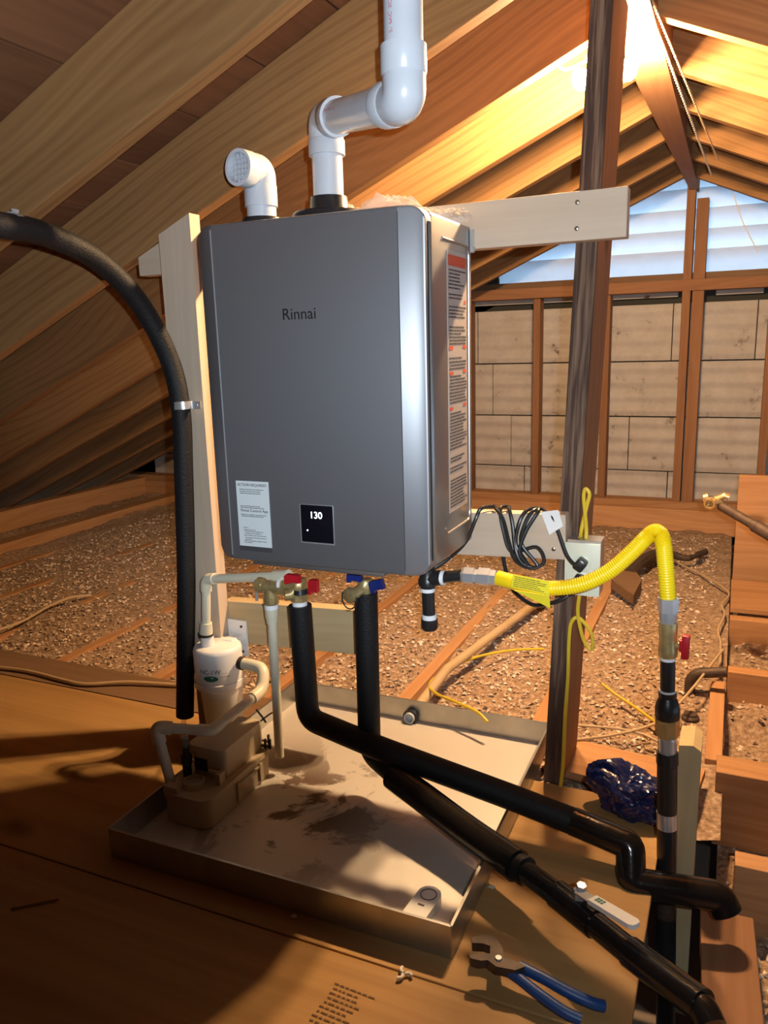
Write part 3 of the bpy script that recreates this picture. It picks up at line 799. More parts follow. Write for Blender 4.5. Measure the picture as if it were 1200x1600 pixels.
exh = thing('exhaust_pipe', 'white exhaust pipe rising from the heater with two elbows', 'vent pipe', ce + V((0, 0, .05)))
e1 = onY(514, 186, 1.47); e1.x = ce.x; e1.y = ce.y
e2 = at(632, 158, 1.22)
top = V((e2.x + .004, e2.y, zl(e2.x) + RH + .14))
build('pipe', MB().lathe(ce + V((0, 0, .03)), (0, 0, 1), [(0, .0302), (e1.z - ce.z - .05, .0302)], 28), 'pvc_white', exh)
hd = (e2 - e1); hl = hd.length; hn = hd.normalized()
hp = build('pipe', MB().tube([e1 + hn * .02, e2 - hn * .02], .0302, 28), 'pvc_white', exh)
vp = build('pipe', MB().tube([e2 + V((0, 0, .02)), top], .0302, 28), 'pvc_white', exh)
def elbow(c, d1, d2, L1=.066, L2=.066, name='elbow'):
    d1, d2 = V(d1).normalized(), V(d2).normalized(); c = V(c)
    mb = MB().tube(fillet([c + d1 * L1 * .6, c, c + d2 * L2 * .6], .046, 12), .0338, 28, cap=False)
    for d, L in ((d1, L1), (d2, L2)):
        mb.lathe(c + d * .036, d, [(0, .0335), (.003, .0358), (L - .036, .0358), (L - .036, .0302)], 28)
    return build(name, mb, 'pvc_white', exh, sharp=45)
elbow(e1, (0, 0, -1), hn)
elbow(e2, -hn, (0, 0, 1), .070, .078)
# red print along the pipes
w1 = (V((0, 0, 1)) - hn * hn.z).normalized()
tocam = (CAMLOC - (e1 + e2) / 2); tocam = (tocam - hn * tocam.dot(hn)).normalized()
tv = tocam.cross(hn).normalized()
# letters bent onto the pipe
def text_on_pipe(s, size, p, axis, facing, mat, parent, rad=.0302, vflip=1):
    axis = V(axis).normalized(); f = V(facing); f = (f - axis * f.dot(axis)).normalized(); t = f.cross(axis) * vflip
    cu = bpy.data.curves.new('t', 'FONT'); cu.body = s; cu.size = size
    ob_ = bpy.data.objects.new('t', cu); C.objects.link(ob_); bpy.context.view_layer.update()
    me0 = bpy.data.meshes.new_from_object(ob_.evaluated_get(bpy.context.evaluated_depsgraph_get()))
    mb = MB(); vs = []
    for q in me0.vertices:
        a = (q.co.y - size * .3) / rad
        vs.append(V(p) + axis * q.co.x + (f * math.cos(a) + t * math.sin(a)) * (rad + .0004))
    mb.add(vs, [tuple(q.vertices) for q in me0.polygons])
    bpy.data.objects.remove(ob_); bpy.data.curves.remove(cu); bpy.data.meshes.remove(me0)
    return build('pipe_print', mb, mat, parent, smooth=False)
text_on_pipe('280 PSI @ 73F | 2"', .0075, e1 + hn * .070, hn, tocam + V((0, 0, .55)), 'ink_red', hp, vflip=-1)
text_on_pipe('2"  PVC  SCH 40  PVC-1120', .009, e2 + V((0, 0, .088)), (0, 0, 1), (CAMLOC - e2) - right * 1.1, 'ink_red', vp, vflip=-1)

# crumpled clear film behind the collars
mb = MB(); nx, ny = 44, 16
pa, pbb = V((-0.82, 1.535, HZ1)), V((-0.50, 1.535, HZ1))
for j in range(ny + 1):
    for i in range(nx + 1):
        u_, v_ = i / nx, j / ny
        x = pa.x + (pbb.x - pa.x) * u_
        prof = .075 * math.exp(-((u_ - .10) / .12) ** 2) + .046 * math.exp(-((u_ - .50) / .20) ** 2) + .018
        y = 1.50 + .085 * v_ + .016 * noise.noise(V((u_ * 9, v_ * 5, 2)))
        z = HZ1 + .001 + prof * math.sin(math.pi * min(1, v_ * 1.0)) ** .6 * (0.85 + .25 * noise.noise(V((u_ * 7, v_ * 4, 8)))) + .014 * abs(noise.noise(V((u_ * 22, v_ * 9, 4))))
        mb.v.append(V((x, y, z)))
mb.f = [(j * (nx + 1) + i, j * (nx + 1) + i + 1, (j + 1) * (nx + 1) + i + 1, (j + 1) * (nx + 1) + i) for j in range(ny) for i in range(nx)]
tag(build('plastic_wrap', mb, 'clear_film', sharp=14), 'crumpled clear plastic wrap lying on top of the heater', 'plastic wrap')

# ------------------------------------------------------------------ fittings under the heater
YV = 1.45
hc = onY(466, 895, YV); cc = onY(571, 905, YV)
hot = thing('isolation_valve', 'brass hot water valve with two red handles under the heater', 'valve', onY(466, 945, YV))
zt = HZ0 - .012
def valve(root, c, mat_h, side_, flip):
    zb = c.z - .040
    build('nipple', MB().lathe((c.x, c.y, zt + .01), (0, 0, -1), [(0, .012), (zt - c.z + .02, .012)], 18), 'brass', root)
    bd = MB().lathe((c.x, c.y, c.z + .012), (0, 0, -1), [(0, .013), (.004, .017), (.022, .018), (.034, .016), (.036, .019), (.050, .019), (.052, .015)], 8)
    build('valve_body', bd, 'brass', root, sharp=30)
    return c
# hot side
hv = onY(464, 918, YV)
build('nipple', MB().lathe((hc.x, YV, zt + .02), (0, 0, -1), [(0, .0125), (.052, .0125)], 18), 'brass', hot)
build('valve_body', MB().lathe((hc.x, YV, hv.z + .022), (0, 0, -1), [(0, .014), (.006, .019), (.022, .020), (.034, .016), (.036, .020), (.052, .020), (.053, .016)], 8).tube([(hc.x, YV, hv.z + .004), (hc.x - .012, YV - .018, hv.z - .012), (hc.x - .022, YV - .026, hv.z - .012)], .013, 12).tube([(hc.x, YV - .006, hv.z + .004), (hc.x - .045, YV - .006, hv.z + .006)], .011, 12), 'brass', hot, sharp=40)
build('gasket', MB().tube([(hc.x - .040, YV - .006, hv.z + .006), (hc.x - .046, YV - .006, hv.z + .006)], .0145, 16), 'white_teflon', hot)
build('black_collar', MB().lathe((hc.x + .006, YV - .006, hv.z + .000), (0, 0, -1), [(0, .017), (.010, .019), (.012, .014)], 14), 'black_plastic', hot)
def wing(parent, p, u, v, w, L, Hh, t, mat, name='handle'):
    mb = MB().prism([(0, -.5 * Hh), (.25 * L, -.5 * Hh), (.3 * L, -.25 * Hh), (L, -.32 * Hh), (L, .5 * Hh), (.1 * L, .5 * Hh), (0, .3 * Hh)], V(p), V(u), V(v), V(w) * t)
    return build(name, mb, mat, parent, smooth=False)
a = onY(444, 899, YV - .030); b2 = onY(467, 901, YV - .03)
wing(hot, onY(444, 905, YV - .030), (1, 0, 0), (0, 0, 1), (0, 1, 0), (b2 - a).length, .022, .012, 'red_handle')
wing(hot, onY(481, 918, YV - .012), V((1, -.25, .1)).normalized(), (0, 0, 1), (0, 1, 0), .026, .034, .014, 'red_handle')
# relief valve and its cream drop pipe
rv = thing('relief_valve', 'brass pressure relief valve with chrome test lever left of the red handles', 'valve', onY(427, 935, YV))
r1 = onY(427, 918, YV - .006)
build('valve_body', MB().tube([r1 + V((.034, 0, 0)), r1 + V((-.030, 0, .002))], .0145, 16).lathe(r1 + V((-.008, 0, -.004)), (0, 0, -1), [(0, .015), (.018, .016), (.020, .018), (.034, .018), (.036, .015)], 12).tube([r1 + V((-.026, 0, .002)), r1 + V((-.040, 0, .003))], .018, 12), 'brass', rv, sharp=40)
build('test_lever', MB().tube([r1 + V((-.041, -.004, .014)), r1 + V((-.045, -.004, .010)), r1 + V((-.042, -.006, -.034))], .0034, 8), 'zinc', rv)
build('thread_tape', MB().lathe(r1 + V((-.008, 0, -.040)), (0, 0, -1), [(0, .0165), (.010, .0165)], 16), 'white_teflon', rv)
dp = thing('relief_drain_pipe', 'cream plastic drop pipe hanging from the brass relief valve', 'pipe', onY(437, 1180, YV - .006))
d0 = r1 + V((-.008, 0, -.046)); d1 = onY(437, 1182, YV - .006)
build('pipe', MB().tube([d0, d1], .0108, 18), 'pvc_cream', dp)
build('socket', MB().lathe(d0, d1 - d0, [(0, .016), (.024, .0155), (.028, .0135), (.038, .0135)], 18), 'pvc_cream', dp, sharp=40)
# cold side
cold = thing('isolation_valve', 'brass cold water valve with two blue handles under the heater', 'valve', onY(571, 945, YV))
build('nipple', MB().lathe((cc.x, YV, zt + .02), (0, 0, -1), [(0, .0125), (.050, .0125)], 18), 'brass', cold)
cv = onY(571, 918, YV)
build('valve_body', MB().lathe((cc.x, YV, cv.z + .02), (0, 0, -1), [(0, .014), (.006, .018), (.022, .019), (.034, .016), (.05, .016)], 8).tube([(cc.x, YV, cv.z + .002), (cc.x - .012, YV - .022, cv.z - .006), (cc.x - .020, YV - .034, cv.z - .008)], .0125, 14), 'brass', cold, sharp=40)
build('drain_cap', MB().lathe((cc.x - .018, YV - .030, cv.z - .008), (-.35, -.92, -.1), [(0, .0165), (.012, .0165), (.014, .013)], 18), 'brass', cold, sharp=40)
build('cap_strap', MB().tube([V((cc.x - .018, YV - .036, cv.z - .008)) + V((.017 * math.cos(t), -.008, .024 * math.sin(t) - .004)) for t in [R(q) for q in range(150, 380, 20)]], .0016, 6), 'black_plastic', cold)
wing(cold, onY(541, 903, YV - .026), (1, 0, 0), (0, 0, 1), (0, 1, 0), .034, .020, .012, 'blue_handle')
wing(cold, onY(577, 919, YV - .018), V((.94, -.2, .3)).normalized(), V((-.28, 0, .96)), (0, 1, 0), .036, .026, .014, 'blue_handle')

# insulated water lines
hl_ = thing('insulated_hot_line', 'upper black foam insulated water line running over the pan to the right', 'pipe', (-0.6, 1.42, 0.05))
hz = onY(478, 1122, YV)
h0 = V((hc.x, YV, onY(466, 945, YV).z)); h1 = V((hc.x + .006, YV, hz.z))
hpts = [h0, h1, at(600, 1172, 1.69), at(800, 1246, 1.60), at(905, 1287, 1.54)]
build('foam_sleeve', MB().tube(fillet(hpts, .032, 6), .0262, 22), 'black_foam', hl_)
tp = [at(895, 1283, 1.545), at(985, 1321, 1.49), at(986, 1378, 1.47), at(1124, 1400, 1.44), at(1136, 1425, 1.435)]
build('tape_wrap', MB().tube(fillet(tp, .011, 4), .0275, 22), 'black_tape', hl_)
build('white_ring', MB().lathe(h0 + V((0, 0, -.004)), (0, 0, 1), [(0, .017), (.020, .017)], 16), 'white_teflon', hl_)
cl_ = thing('insulated_cold_line', 'lower black wrapped water line with a ball valve, reaching the bottom right corner', 'pipe', (-0.5, 1.3, 0.05))
c0 = V((cc.x, YV, onY(571, 925, YV).z)); c1 = V((cc.x - .004, YV, onY(570, 1172, YV).z))
cpts = [c0, c1, at(640, 1228, 1.64), at(720, 1290, 1.53), at(800, 1348, 1.42), at(822, 1362, 1.39)]
build('foam_sleeve', MB().tube(fillet(cpts, .035, 6), .0255, 22, radii=None), 'black_foam', cl_)
build('tape_wrap', MB().tube(catmull([at(615, 1212, 1.675), at(660, 1245, 1.61), at(730, 1298, 1.515), at(808, 1353, 1.405)], 5), .0300, 20), 'black_tape', cl_)
cp2 = [at(800, 1347, 1.42), at(890, 1412, 1.30), at(1000, 1500, 1.17), at(1098, 1574, 1.06), at(1112, 1605, 1.04)]
build('tape_wrap', MB().tube(fillet(cp2, .02, 5), .0205, 20), 'black_tape', cl_)
build('tape_wrap', MB().tube([at(870, 1397, 1.325), at(930, 1444, 1.25)], .0240, 20), 'black_tape', cl_)
build('tape_wrap', MB().tube([at(985, 1488, 1.185), at(1098, 1572, 1.062)], .0235, 20), 'black_tape', cl_)
bv = build('valve_stem', MB().lathe(at(905, 1418, 1.285) + V((0, 0, .012)), (.1, -.1, 1), [(0, .012), (.022, .012), (.024, .008), (.034, .008)], 6), 'zinc', cl_, sharp=20)
sA, sB = at(903, 1394, 1.27), at(995, 1449, 1.16)
ld = (sB - sA).normalized(); lu = V((0, 0, 1)); lw = ld.cross(lu).normalized()
lev = build('valve_lever', MB().prism([(0, -.008), (.03, -.009), (.034, -.008), (.034, .008), (.03, .009), (0, .008)], sA, ld, lw, lu * .003), 'zinc', cl_, smooth=False)
L = (sB - sA).length
grip = build('lever_grip', MB().prism([(.032, -.0095), (L - .008, -.0105), (L - .001, -.007), (L, 0), (L - .001, .007), (L - .008, .0105), (.032, .0095)], sA - lu * .002, ld, lw, lu * .008), 'off_white_plastic', cl_, smooth=False)
mb = MB()
for t in (.042, .048, .054):
    for w_ in (-.0045, .001): mb.box(sA + ld * t + lw * w_ + lu * .0063, (.0045, .004, .0005), Matrix((ld, lw, lu)).transposed())
g_ = build('grip_print', mb, 'ink_green', grip, smooth=False); g_['kind'] = 'stuff'
lines(grip, sA + ld * .060 - lw * .005 + lu * .0062, ld, lw, .026, [0, .0035, .007], .0016, 'ink_dark', .4, name='grip_print')

# ------------------------------------------------------------------ condensate lines, filter, pump
cond = thing('condensate_pipe', 'cream plastic pipe from the heater bottom across to the filter bottle', 'pipe', onY(322, 985, 1.50))
k0 = onY(445, 900, 1.46); k1 = onY(322, 905, 1.50); k2 = onY(322, 988, 1.50)
build('pipe', MB().tube([k0, k1], .0112, 18), 'pvc_cream', cond)
build('pipe', MB().tube([k1, k2], .0112, 18), 'pvc_cream', cond)
dk = (k0 - k1).normalized(); dd = (k2 - k1).normalized()
build('elbow', MB().tube(fillet([k1 + dk * .030, k1, k1 + dd * .030], .018, 8), .0142, 18), 'pvc_cream', cond)
build('coupling', MB().tube([k0 - dk * .03, k0 + dk * .012], .0145, 18), 'pvc_cream', cond)
build('socket', MB().tube([k2 - dd * .026, k2 + dd * .002], .0155, 18, radii=[.0145, .017]), 'pvc_cream', cond)
YK = 1.52
bt = thing('condensate_filter', 'white condensate neutralizer bottle on a white bracket', 'filter', onY(342, 1125, YK))
bx = onY(341, 1030, YK); rb = (onY(377, 1025, YK) - onY(306, 1025, YK)).length / 2 * .89
zt_ = onY(340, 1006, YK).z; zm_ = onY(340, 1068, YK).z; zb_ = onY(342, 1122, YK).z
build('bottle', MB().lathe((bx.x + .004, YK, zb_ - .02), (0, 0, 1), [(0, rb * .62), (.01, rb * .72), (zm_ - zb_ + .02, rb * .86), (zm_ - zb_ + .03, rb * .88)], 32), 'bottle_plastic', bt, sharp=60)
head = build('head', MB().lathe((bx.x, YK, zm_), (0, 0, 1), [(0, rb * .90), (.004, rb), (.020, rb * 1.0), (.021, rb * .96), (zt_ - zm_ - .012, rb * .97), (zt_ - zm_ - .004, rb * .93), (zt_ - zm_, rb * .84)], 36), 'bottle_plastic', bt, sharp=40)
nk = onY(322, 1004, 1.50)
build('inlet_neck', MB().lathe((nk.x, 1.505, zt_ - .004), (0, 0, 1), [(0, .0175), (k2.z - zt_, .0165)], 20), 'bottle_plastic', bt)
build('clamp', MB().lathe((nk.x, 1.502, k2.z - .010), (0, 0, 1), [(0, .0185), (.009, .0185)], 20), 'steel_dark', bt)
brk = [onY(342, 965, 1.594), onY(384, 971, 1.594), onY(388, 1026, 1.594), onY(336, 1010, 1.594)]
mbk = MB().add([p for p in brk] + [p + V((0, .005, 0)) for p in brk], [(0, 1, 2, 3), (7, 6, 5, 4), (0, 4, 5, 1), (1, 5, 6, 2), (2, 6, 7, 3), (3, 7, 4, 0)])
bk = build('bracket', mbk, 'bottle_plastic', bt, smooth=False)
for q in ((345, 974), (377, 979), (380, 1018)):
    build('screw', MB().lathe(onY(*q, 1.594), (0, -1, 0), [(0, .0035), (.002, .0035)], 8), 'steel_dark', bk)
build('bracket_arm', MB().prism([(-.020, 0), (.020, 0), (.014, .014), (-.014, .014)], (bx.x + .012, 1.545, zt_ - .012), (1, 0, 0), (0, 0, 1), (0, .049, 0)), 'bottle_plastic', bt, smooth=False)
# print on the head, wrapped around the cylinder
def wrap_text(s, size, ang, z, mat, parent, rad, cx, cy):
    cu = bpy.data.curves.new('t', 'FONT'); cu.body = s; cu.size = size; cu.align_x = 'CENTER'
    ob_ = bpy.data.objects.new('t', cu); C.objects.link(ob_); bpy.context.view_layer.update()
    me0 = bpy.data.meshes.new_from_object(ob_.evaluated_get(bpy.context.evaluated_depsgraph_get()))
    mb = MB(); mb.add([V((cx + math.cos(ang + q.co.x / rad) * rad, cy + math.sin(ang + q.co.x / rad) * rad, z + q.co.y)) for q in me0.vertices], [tuple(q.vertices) for q in me0.polygons])
    bpy.data.objects.remove(ob_); bpy.data.curves.remove(cu); bpy.data.meshes.remove(me0)
    return build('model_print', mb, mat, parent, smooth=False)
rp_ = rb * .985
A0 = math.atan2(-YK, -bx.x) - .38
wrap_text('NC-1W', .016, A0, zm_ + .052, 'ink_dark', head, rp_, bx.x, YK)
mb = MB(); ov = []
for k in range(20):
    a = 2 * math.pi * k / 20; aa = A0 + .02 + math.cos(a) * .019 / rp_
    ov.append(V((bx.x + math.cos(aa) * rp_, YK + math.sin(aa) * rp_, zm_ + .040 + math.sin(a) * .0075)))
mb.add(ov, [tuple(range(20))]); build('oval_badge', mb, 'ink_green', head, smooth=False)
wrap_text('----', .010, A0 + .62, zm_ + .050, 'ink_orange', head, rp_, bx.x, YK)
wrap_text('====', .010, A0 + .62, zm_ + .040, 'ink_dark', head, rp_, bx.x, YK)

op = thing('condensate_pipe', 'tan plastic pipe curving from the filter bottle down into the pump', 'pipe', onZ(265, 1228, .07))
o0 = onY(378, 1036, YK - .005); o1 = onY(412, 1044, 1.50); o2 = onY(410, 1078, 1.47); o3 = at(330, 1142, 1.72); o4 = at(243, 1136, 1.70); o5 = onZ(268, 1226, .070)
build('pipe', MB().tube([o2, o3], .0112, 16), 'pvc_cream', op)
build('pipe', MB().tube([o3, o4], .0112, 16), 'pvc_cream', op)
build('pipe', MB().tube([o4, o5], .0112, 16), 'pvc_cream', op)
build('street_elbow', MB().tube(fillet([o0, o1, o2, o2 + (o3 - o2) * .22], .022, 8), .0145, 18), 'pvc_cream', op)
build('elbow', MB().tube(fillet([o4 + (o3 - o4).normalized() * .034, o4, o4 + (o5 - o4).normalized() * .036], .016, 8), .0148, 18), 'pvc_cream', op)
build('elbow', MB().tube(fillet([o3 + (o4 - o3).normalized() * .030, o3, o3 + (o2 - o3).normalized() * .03], .016, 8), .0135, 18), 'pvc_cream', op)
build('clamp', MB().tube([o0 + V((-.006, 0, 0)), o0 + V((.006, -.001, -.001))], .0165, 20), 'steel_dark', op)

pump = thing('condensate_pump', 'tan plastic condensate pump standing in the pan', 'pump', (-1.018, 1.325, 0.006))
PX0, PX1, PY0, PY1 = -1.082, -0.955, 1.185, 1.450
pxc, pyc = (PX0 + PX1) / 2, (PY0 + PY1) / 2
def rrect(x0, x1, y0, y1, r, n_=6):
    out = []
    for cx, cy, a0 in ((x1 - r, y1 - r, 0), (x0 + r, y1 - r, 90), (x0 + r, y0 + r, 180), (x1 - r, y0 + r, 270)):
        for k in range(n_ + 1):
            a = R(a0 + 90 * k / n_); out.append((cx + r * math.cos(a), cy + r * math.sin(a)))
    return out
tank = build('tank', MB().prism(rrect(PX0 + .004, PX1 - .004, PY0 + .004, PY1 - .004, .026), (0, 0, .006), (1, 0, 0), (0, 1, 0), (0, 0, .058)), 'pump_plastic', pump, sharp=40)
build('tank_rim', MB().prism(rrect(PX0, PX1, PY0, PY1, .028), (0, 0, .062), (1, 0, 0), (0, 1, 0), (0, 0, .012)), 'pump_plastic', pump, sharp=40)
for yy in (1.30, 1.39):
    build('tank_rib', MB().box((PX1 - .002, yy, .034), (.006, .008, .046)), 'pump_plastic', tank, smooth=False)
build('tank_rib', MB().box((PX1 - .002, 1.345, .050), (.004, .085, .004)), 'pump_plastic', tank, smooth=False)
hs = MB()
hb = rrect(PX0 + .022, PX1 - .016, 1.275, 1.435, .014)
hs.prism(hb, (0, 0, .074), (1, 0, 0), (0, 1, 0), (0, 0, .062))
build('motor_cover', hs, 'pump_plastic', pump, sharp=40)
build('cover_cap', MB().prism(rrect(PX0 + .018, PX1 - .012, 1.268, 1.425, .016), (0, 0, .132), (1, 0, 0), (0, 1, 0), (0, 0, .014)), 'pump_plastic', pump, sharp=40)
build('cover_vent', MB().box((PX0 + .050, 1.2755, .100), (.032, .004, .030)), 'black_plastic', pump, smooth=False)
build('inlet_boss', MB().lathe((pxc - .006, 1.235, .074), (0, 0, 1), [(0, .026), (.012, .024), (.014, .020), (.004, .018)], 24), 'pump_plastic', pump, sharp=40)
build('lid_clip', MB().box((pxc + .045, 1.262, .086), (.010, .020, .028)).box((pxc + .030, 1.262, .098), (.03, .006, .006)), 'pump_plastic', pump, smooth=False)
build('outlet_port', MB().box((PX0 + .030, 1.2, .080), (.034, .020, .014)), 'pump_plastic', pump, smooth=False)
# wiring spade tabs at the back of the pump
for k, (x, y, z) in enumerate(((PX1 - .004, 1.420, .090), (PX1 + .001, 1.432, .084), (PX1 - .01, 1.444, .088))):
    build('terminal', MB().box((x, y, z), (.004, .006, .024)).box((x - .012, y, z - .006), (.026, .004, .004)), 'steel_dark', pump, smooth=False)
build('lead_wire', MB().tube(catmull([(PX1 - .02, 1.43, .14), (PX1 + .00, 1.45, .155), (PX1 + .012, 1.455, .15), (PX1 + .01, 1.45, .128)], 6), .0022, 6), 'black_plastic', pump)
build('lead_wire', MB().tube(catmull([(PX1 - .05, 1.46, .15), (PX1 - .03, 1.45, .142), (PX1 - .015, 1.445, .13)], 6), .0025, 6), 'black_plastic', pump)
pv = V((PX0 + .020, 1.262, .074))
build('check_valve', MB().lathe(pv, (0, 0, 1), [(0, .010), (.03, .010), (.032, .013), (.05, .013), (.052, .008), (.09, .008)], 14), 'black_plastic', pump, sharp=40)

# black insulated discharge hose at the left
hs_ = thing('insulated_hose', 'thick black foam hose curving down from the rafter at left into the pump', 'hose', onY(290, 1120, 1.53))
pth = [onY(-700, 560, .80), onY(-420, 430, .84), onY(-200, 362, .90), onY(-60, 348, 1.01), onY(0, 352, 1.07), onY(70, 366, 1.19), onY(150, 405, 1.34), onY(215, 470, 1.45), onY(262, 555, 1.52), onY(282, 635, 1.535), onY(287, 740, 1.535), onY(291, 900, 1.53), onY(290, 1010, 1.525), onY(289, 1118, 1.52)]
build('foam_sleeve', MB().tube(catmull(pth, 7), .0232, 22), 'black_foam', hs_)
hb_ = onY(289, 1112, 1.52)
build('inner_tube', MB().tube(catmull([hb_, hb_ + V((.01, -.03, -.05)), pv + V((0, 0, .10)), pv + V((0, 0, .07))], 6), .0075, 10), 'clear_film', hs_)
def strap(px, py, Y, axis, name, label, tail, el=.026):
    c = onY(px, py, Y); o = thing(name, label, 'pipe clamp', c)
    ax = V(axis).normalized()
    build('band', MB().lathe(c - ax * .009, ax, [(0, .0236), (0, .0246), (.018, .0246), (.018, .0236)], 24), 'zinc', o, sharp=40)
    t = V(tail).normalized()
    pr = ax.cross(t).normalized()
    build('ear', MB().box(c + t * (.021 + el / 2) + pr * .0, (el, .003, .018), Matrix((t, pr, ax)).transposed()).lathe(c + t * (.020 + el * .7) - pr * .0015, V((0, -1, 0)), [(0, .004), (.003, .003)], 8), 'zinc', o, smooth=False)
strap(286, 633, 1.535, onY(283, 625, 1.53) - onY(285, 645, 1.53), 'pipe_clamp', 'shiny metal clamp holding the black hose to the pale stud', (1, .15, 0))
strap(22, 354, 1.108, onY(40, 358, 1.14) - onY(0, 352, 1.07), 'pipe_clamp', 'shiny metal clamp on the black hose at the left edge', (0.1, .15, 1), .010)

# ------------------------------------------------------------------ drain pan
pan = thing('drain_pan', 'shallow galvanized metal drain pan under the heater', 'pan', (-0.737, 1.44, 0.0))
QX0, QX1, QY0, QY1, QH = -1.10, -0.374, 1.055, 1.805, 0.062
build('pan_floor', MB().box(((QX0 + QX1) / 2, (QY0 + QY1) / 2, .003), (QX1 - QX0, QY1 - QY0, .003)), 'pan_floor', pan, smooth=False)
mb = MB(); t = .0015
for x in (QX0, QX1): mb = MB().box((x, (QY0 + QY1) / 2, QH / 2 + .001), (t, QY1 - QY0, QH)).box((x, (QY0 + QY1) / 2, QH), (.005, QY1 - QY0, .003)); build('pan_side', mb, 'galvanized', pan, smooth=False)
for y in (QY0, QY1): mb = MB().box(((QX0 + QX1) / 2, y, QH / 2 + .001), (QX1 - QX0, t, QH)).box(((QX0 + QX1) / 2, y, QH), (QX1 - QX0, .005, .003)); build('pan_side', mb, 'galvanized', pan, smooth=False)
fp = onY(643, 1118, QY1 - .004)
ft = build('drain_fitting', MB().lathe(fp, (0, -1, 0), [(0, .0205), (.012, .0205), (.012, .015), (.002, .014)], 20), 'black_plastic', pan, sharp=40)
build('fitting_liner', MB().lathe(fp + V((0, -.002, 0)), (0, -1, 0), [(0, .0145), (.018, .0145), (.018, .0118), (.004, .0115)], 20), 'pvc_white', ft, sharp=40)
dpe = onZ(852, 943, .0)
drn = tag(build('pan_drain_pipe', MB().tube([fp + V((0, .012, 0)), V((fp.x - .006, 2.1, .030)), V((dpe.x, dpe.y, .03))], .0148, 16), 'pvc_tan'), 'long tan plastic pipe running back from the pan across the insulation', 'pipe')
# water sensor on the pan
s0 = onZ(632, 1432, .006); s1 = onZ(690, 1436, .006); s2 = onZ(660, 1384, .03)
sd = V((.10, 1, 0)).normalized(); sr = V((1, -.10, 0)).normalized()
sc_ = onZ(662, 1410, .022)
poly = [(-.022, -.045), (.022, -.045), (.022, .022)] + [(.022 * math.cos(R(a)), .022 + .022 * math.sin(R(a))) for a in range(15, 180, 15)] + [(-.022, .022)]
sns = thing('leak_sensor', 'small white water leak alarm on the pan near its front corner', 'sensor', (sc_.x, sc_.y, .005))
so = V((sc_.x, sc_.y + .0, .006))
sb = build('case', MB().prism(poly, so, sr, sd, (0, 0, .018)), 'off_white_plastic', sns, sharp=40)
mb = MB(); cq = so + sd * .020 + V((0, 0, .0185))
mb.tube([cq + sr * (.0145 * math.cos(R(a))) + sd * (.0145 * math.sin(R(a))) for a in range(0, 360, 15)], .0009, 6, closed=True)
build('button_ring', mb, 'ink_dark', sb)
build('logo_mark', MB().box(so + sd * -.010 + V((0, 0, .0184)), (.012, .004, .0004), Matrix((sr, sd, V((0, 0, 1)))).transposed()), 'ink_dark', sb, smooth=False)

# ------------------------------------------------------------------ gas supply
gas = thing('gas_drip_leg', 'black iron gas drip leg under the right end of the heater', 'pipe', onY(671, 975, 1.46))
g0 = onY(668, 905, 1.46); g1 = onY(671, 975, 1.46)
build('tee', MB().lathe(g0 + V((0, 0, .022)), (0, 0, -1), [(0, .016), (.018, .017), (.022, .0195), (.034, .0195), (.036, .016), (.040, .016)], 18).tube([g0, g0 + V((.030, 0, .006))], .0165, 16), 'black_iron', gas, sharp=40)
build('nipple', MB().tube([g0 - V((0, 0, .010)), g1], .0135, 16), 'black_iron', gas)
build('thread_tape', MB().tube([g0 - V((0, 0, .018)), g0 - V((0, 0, .026))], .0155, 14), 'white_teflon', gas)
build('thread_tape', MB().tube([g1 + V((0, 0, .012)), g1 + V((0, 0, .022))], .0155, 14), 'white_teflon', gas)
build('cap', MB().lathe(g1 + V((0, 0, .012)), (0, 0, -1), [(0, .0175), (.018, .0185), (.024, .015)], 18), 'black_iron', gas, sharp=40)
g2 = onY(722, 899, 1.46)
build('nipple', MB().tube([g0 + V((.028, 0, .006)), g2], .0125, 16), 'black_iron', gas)
build('thread_tape', MB().tube([g0 + V((.030, 0, .006)), g0 + V((.038, 0, .006))], .0155, 14), 'white_teflon', gas)

YG = 1.46
hose = thing('gas_connector', 'yellow corrugated gas connector arching from the heater to the riser', 'gas hose', onY(900, 930, YG))
gp_ = [onY(778, 903, YG), onY(812, 912, YG - .01), onY(855, 919, YG - .02), onY(905, 914, YG - .02), onY(950, 894, YG - .015), onY(985, 865, YG - .01), onY(1012, 838, YG), onY(1027, 831, YG), onY(1036, 847, YG), onY(1040, 885, YG), onY(1044, 936, YG)]
cv_ = catmull(gp_, 48)
rad = [.0144 + .0008 * math.sin(i * math.pi * 2 / 4 + .4) for i in range(len(cv_))]
for i in range(84): rad[i] = .0150
build('corrugated_tube', MB().tube(cv_, .0145, 18, radii=rad), 'yellow_gas', hose, sharp=80)
build('flare_nut', MB().lathe(onY(722, 899, YG), onY(778, 903, YG) - onY(722, 899, YG), [(0, .014), (.006, .018), (.026, .018), (.028, .0145), (.034, .0145), (.036, .019), (.058, .019), (.062, .016), (.072, .0155)], 6), 'zinc', hose, sharp=20)
dn = (onY(1044, 990, YG) - onY(1044, 936, YG)).normalized()
nt = onY(1044, 934, YG)
build('flare_nut', MB().lathe(nt, dn, [(0, .0185), (.026, .0185), (.027, .0145)], 6), 'zinc', hose, sharp=20)
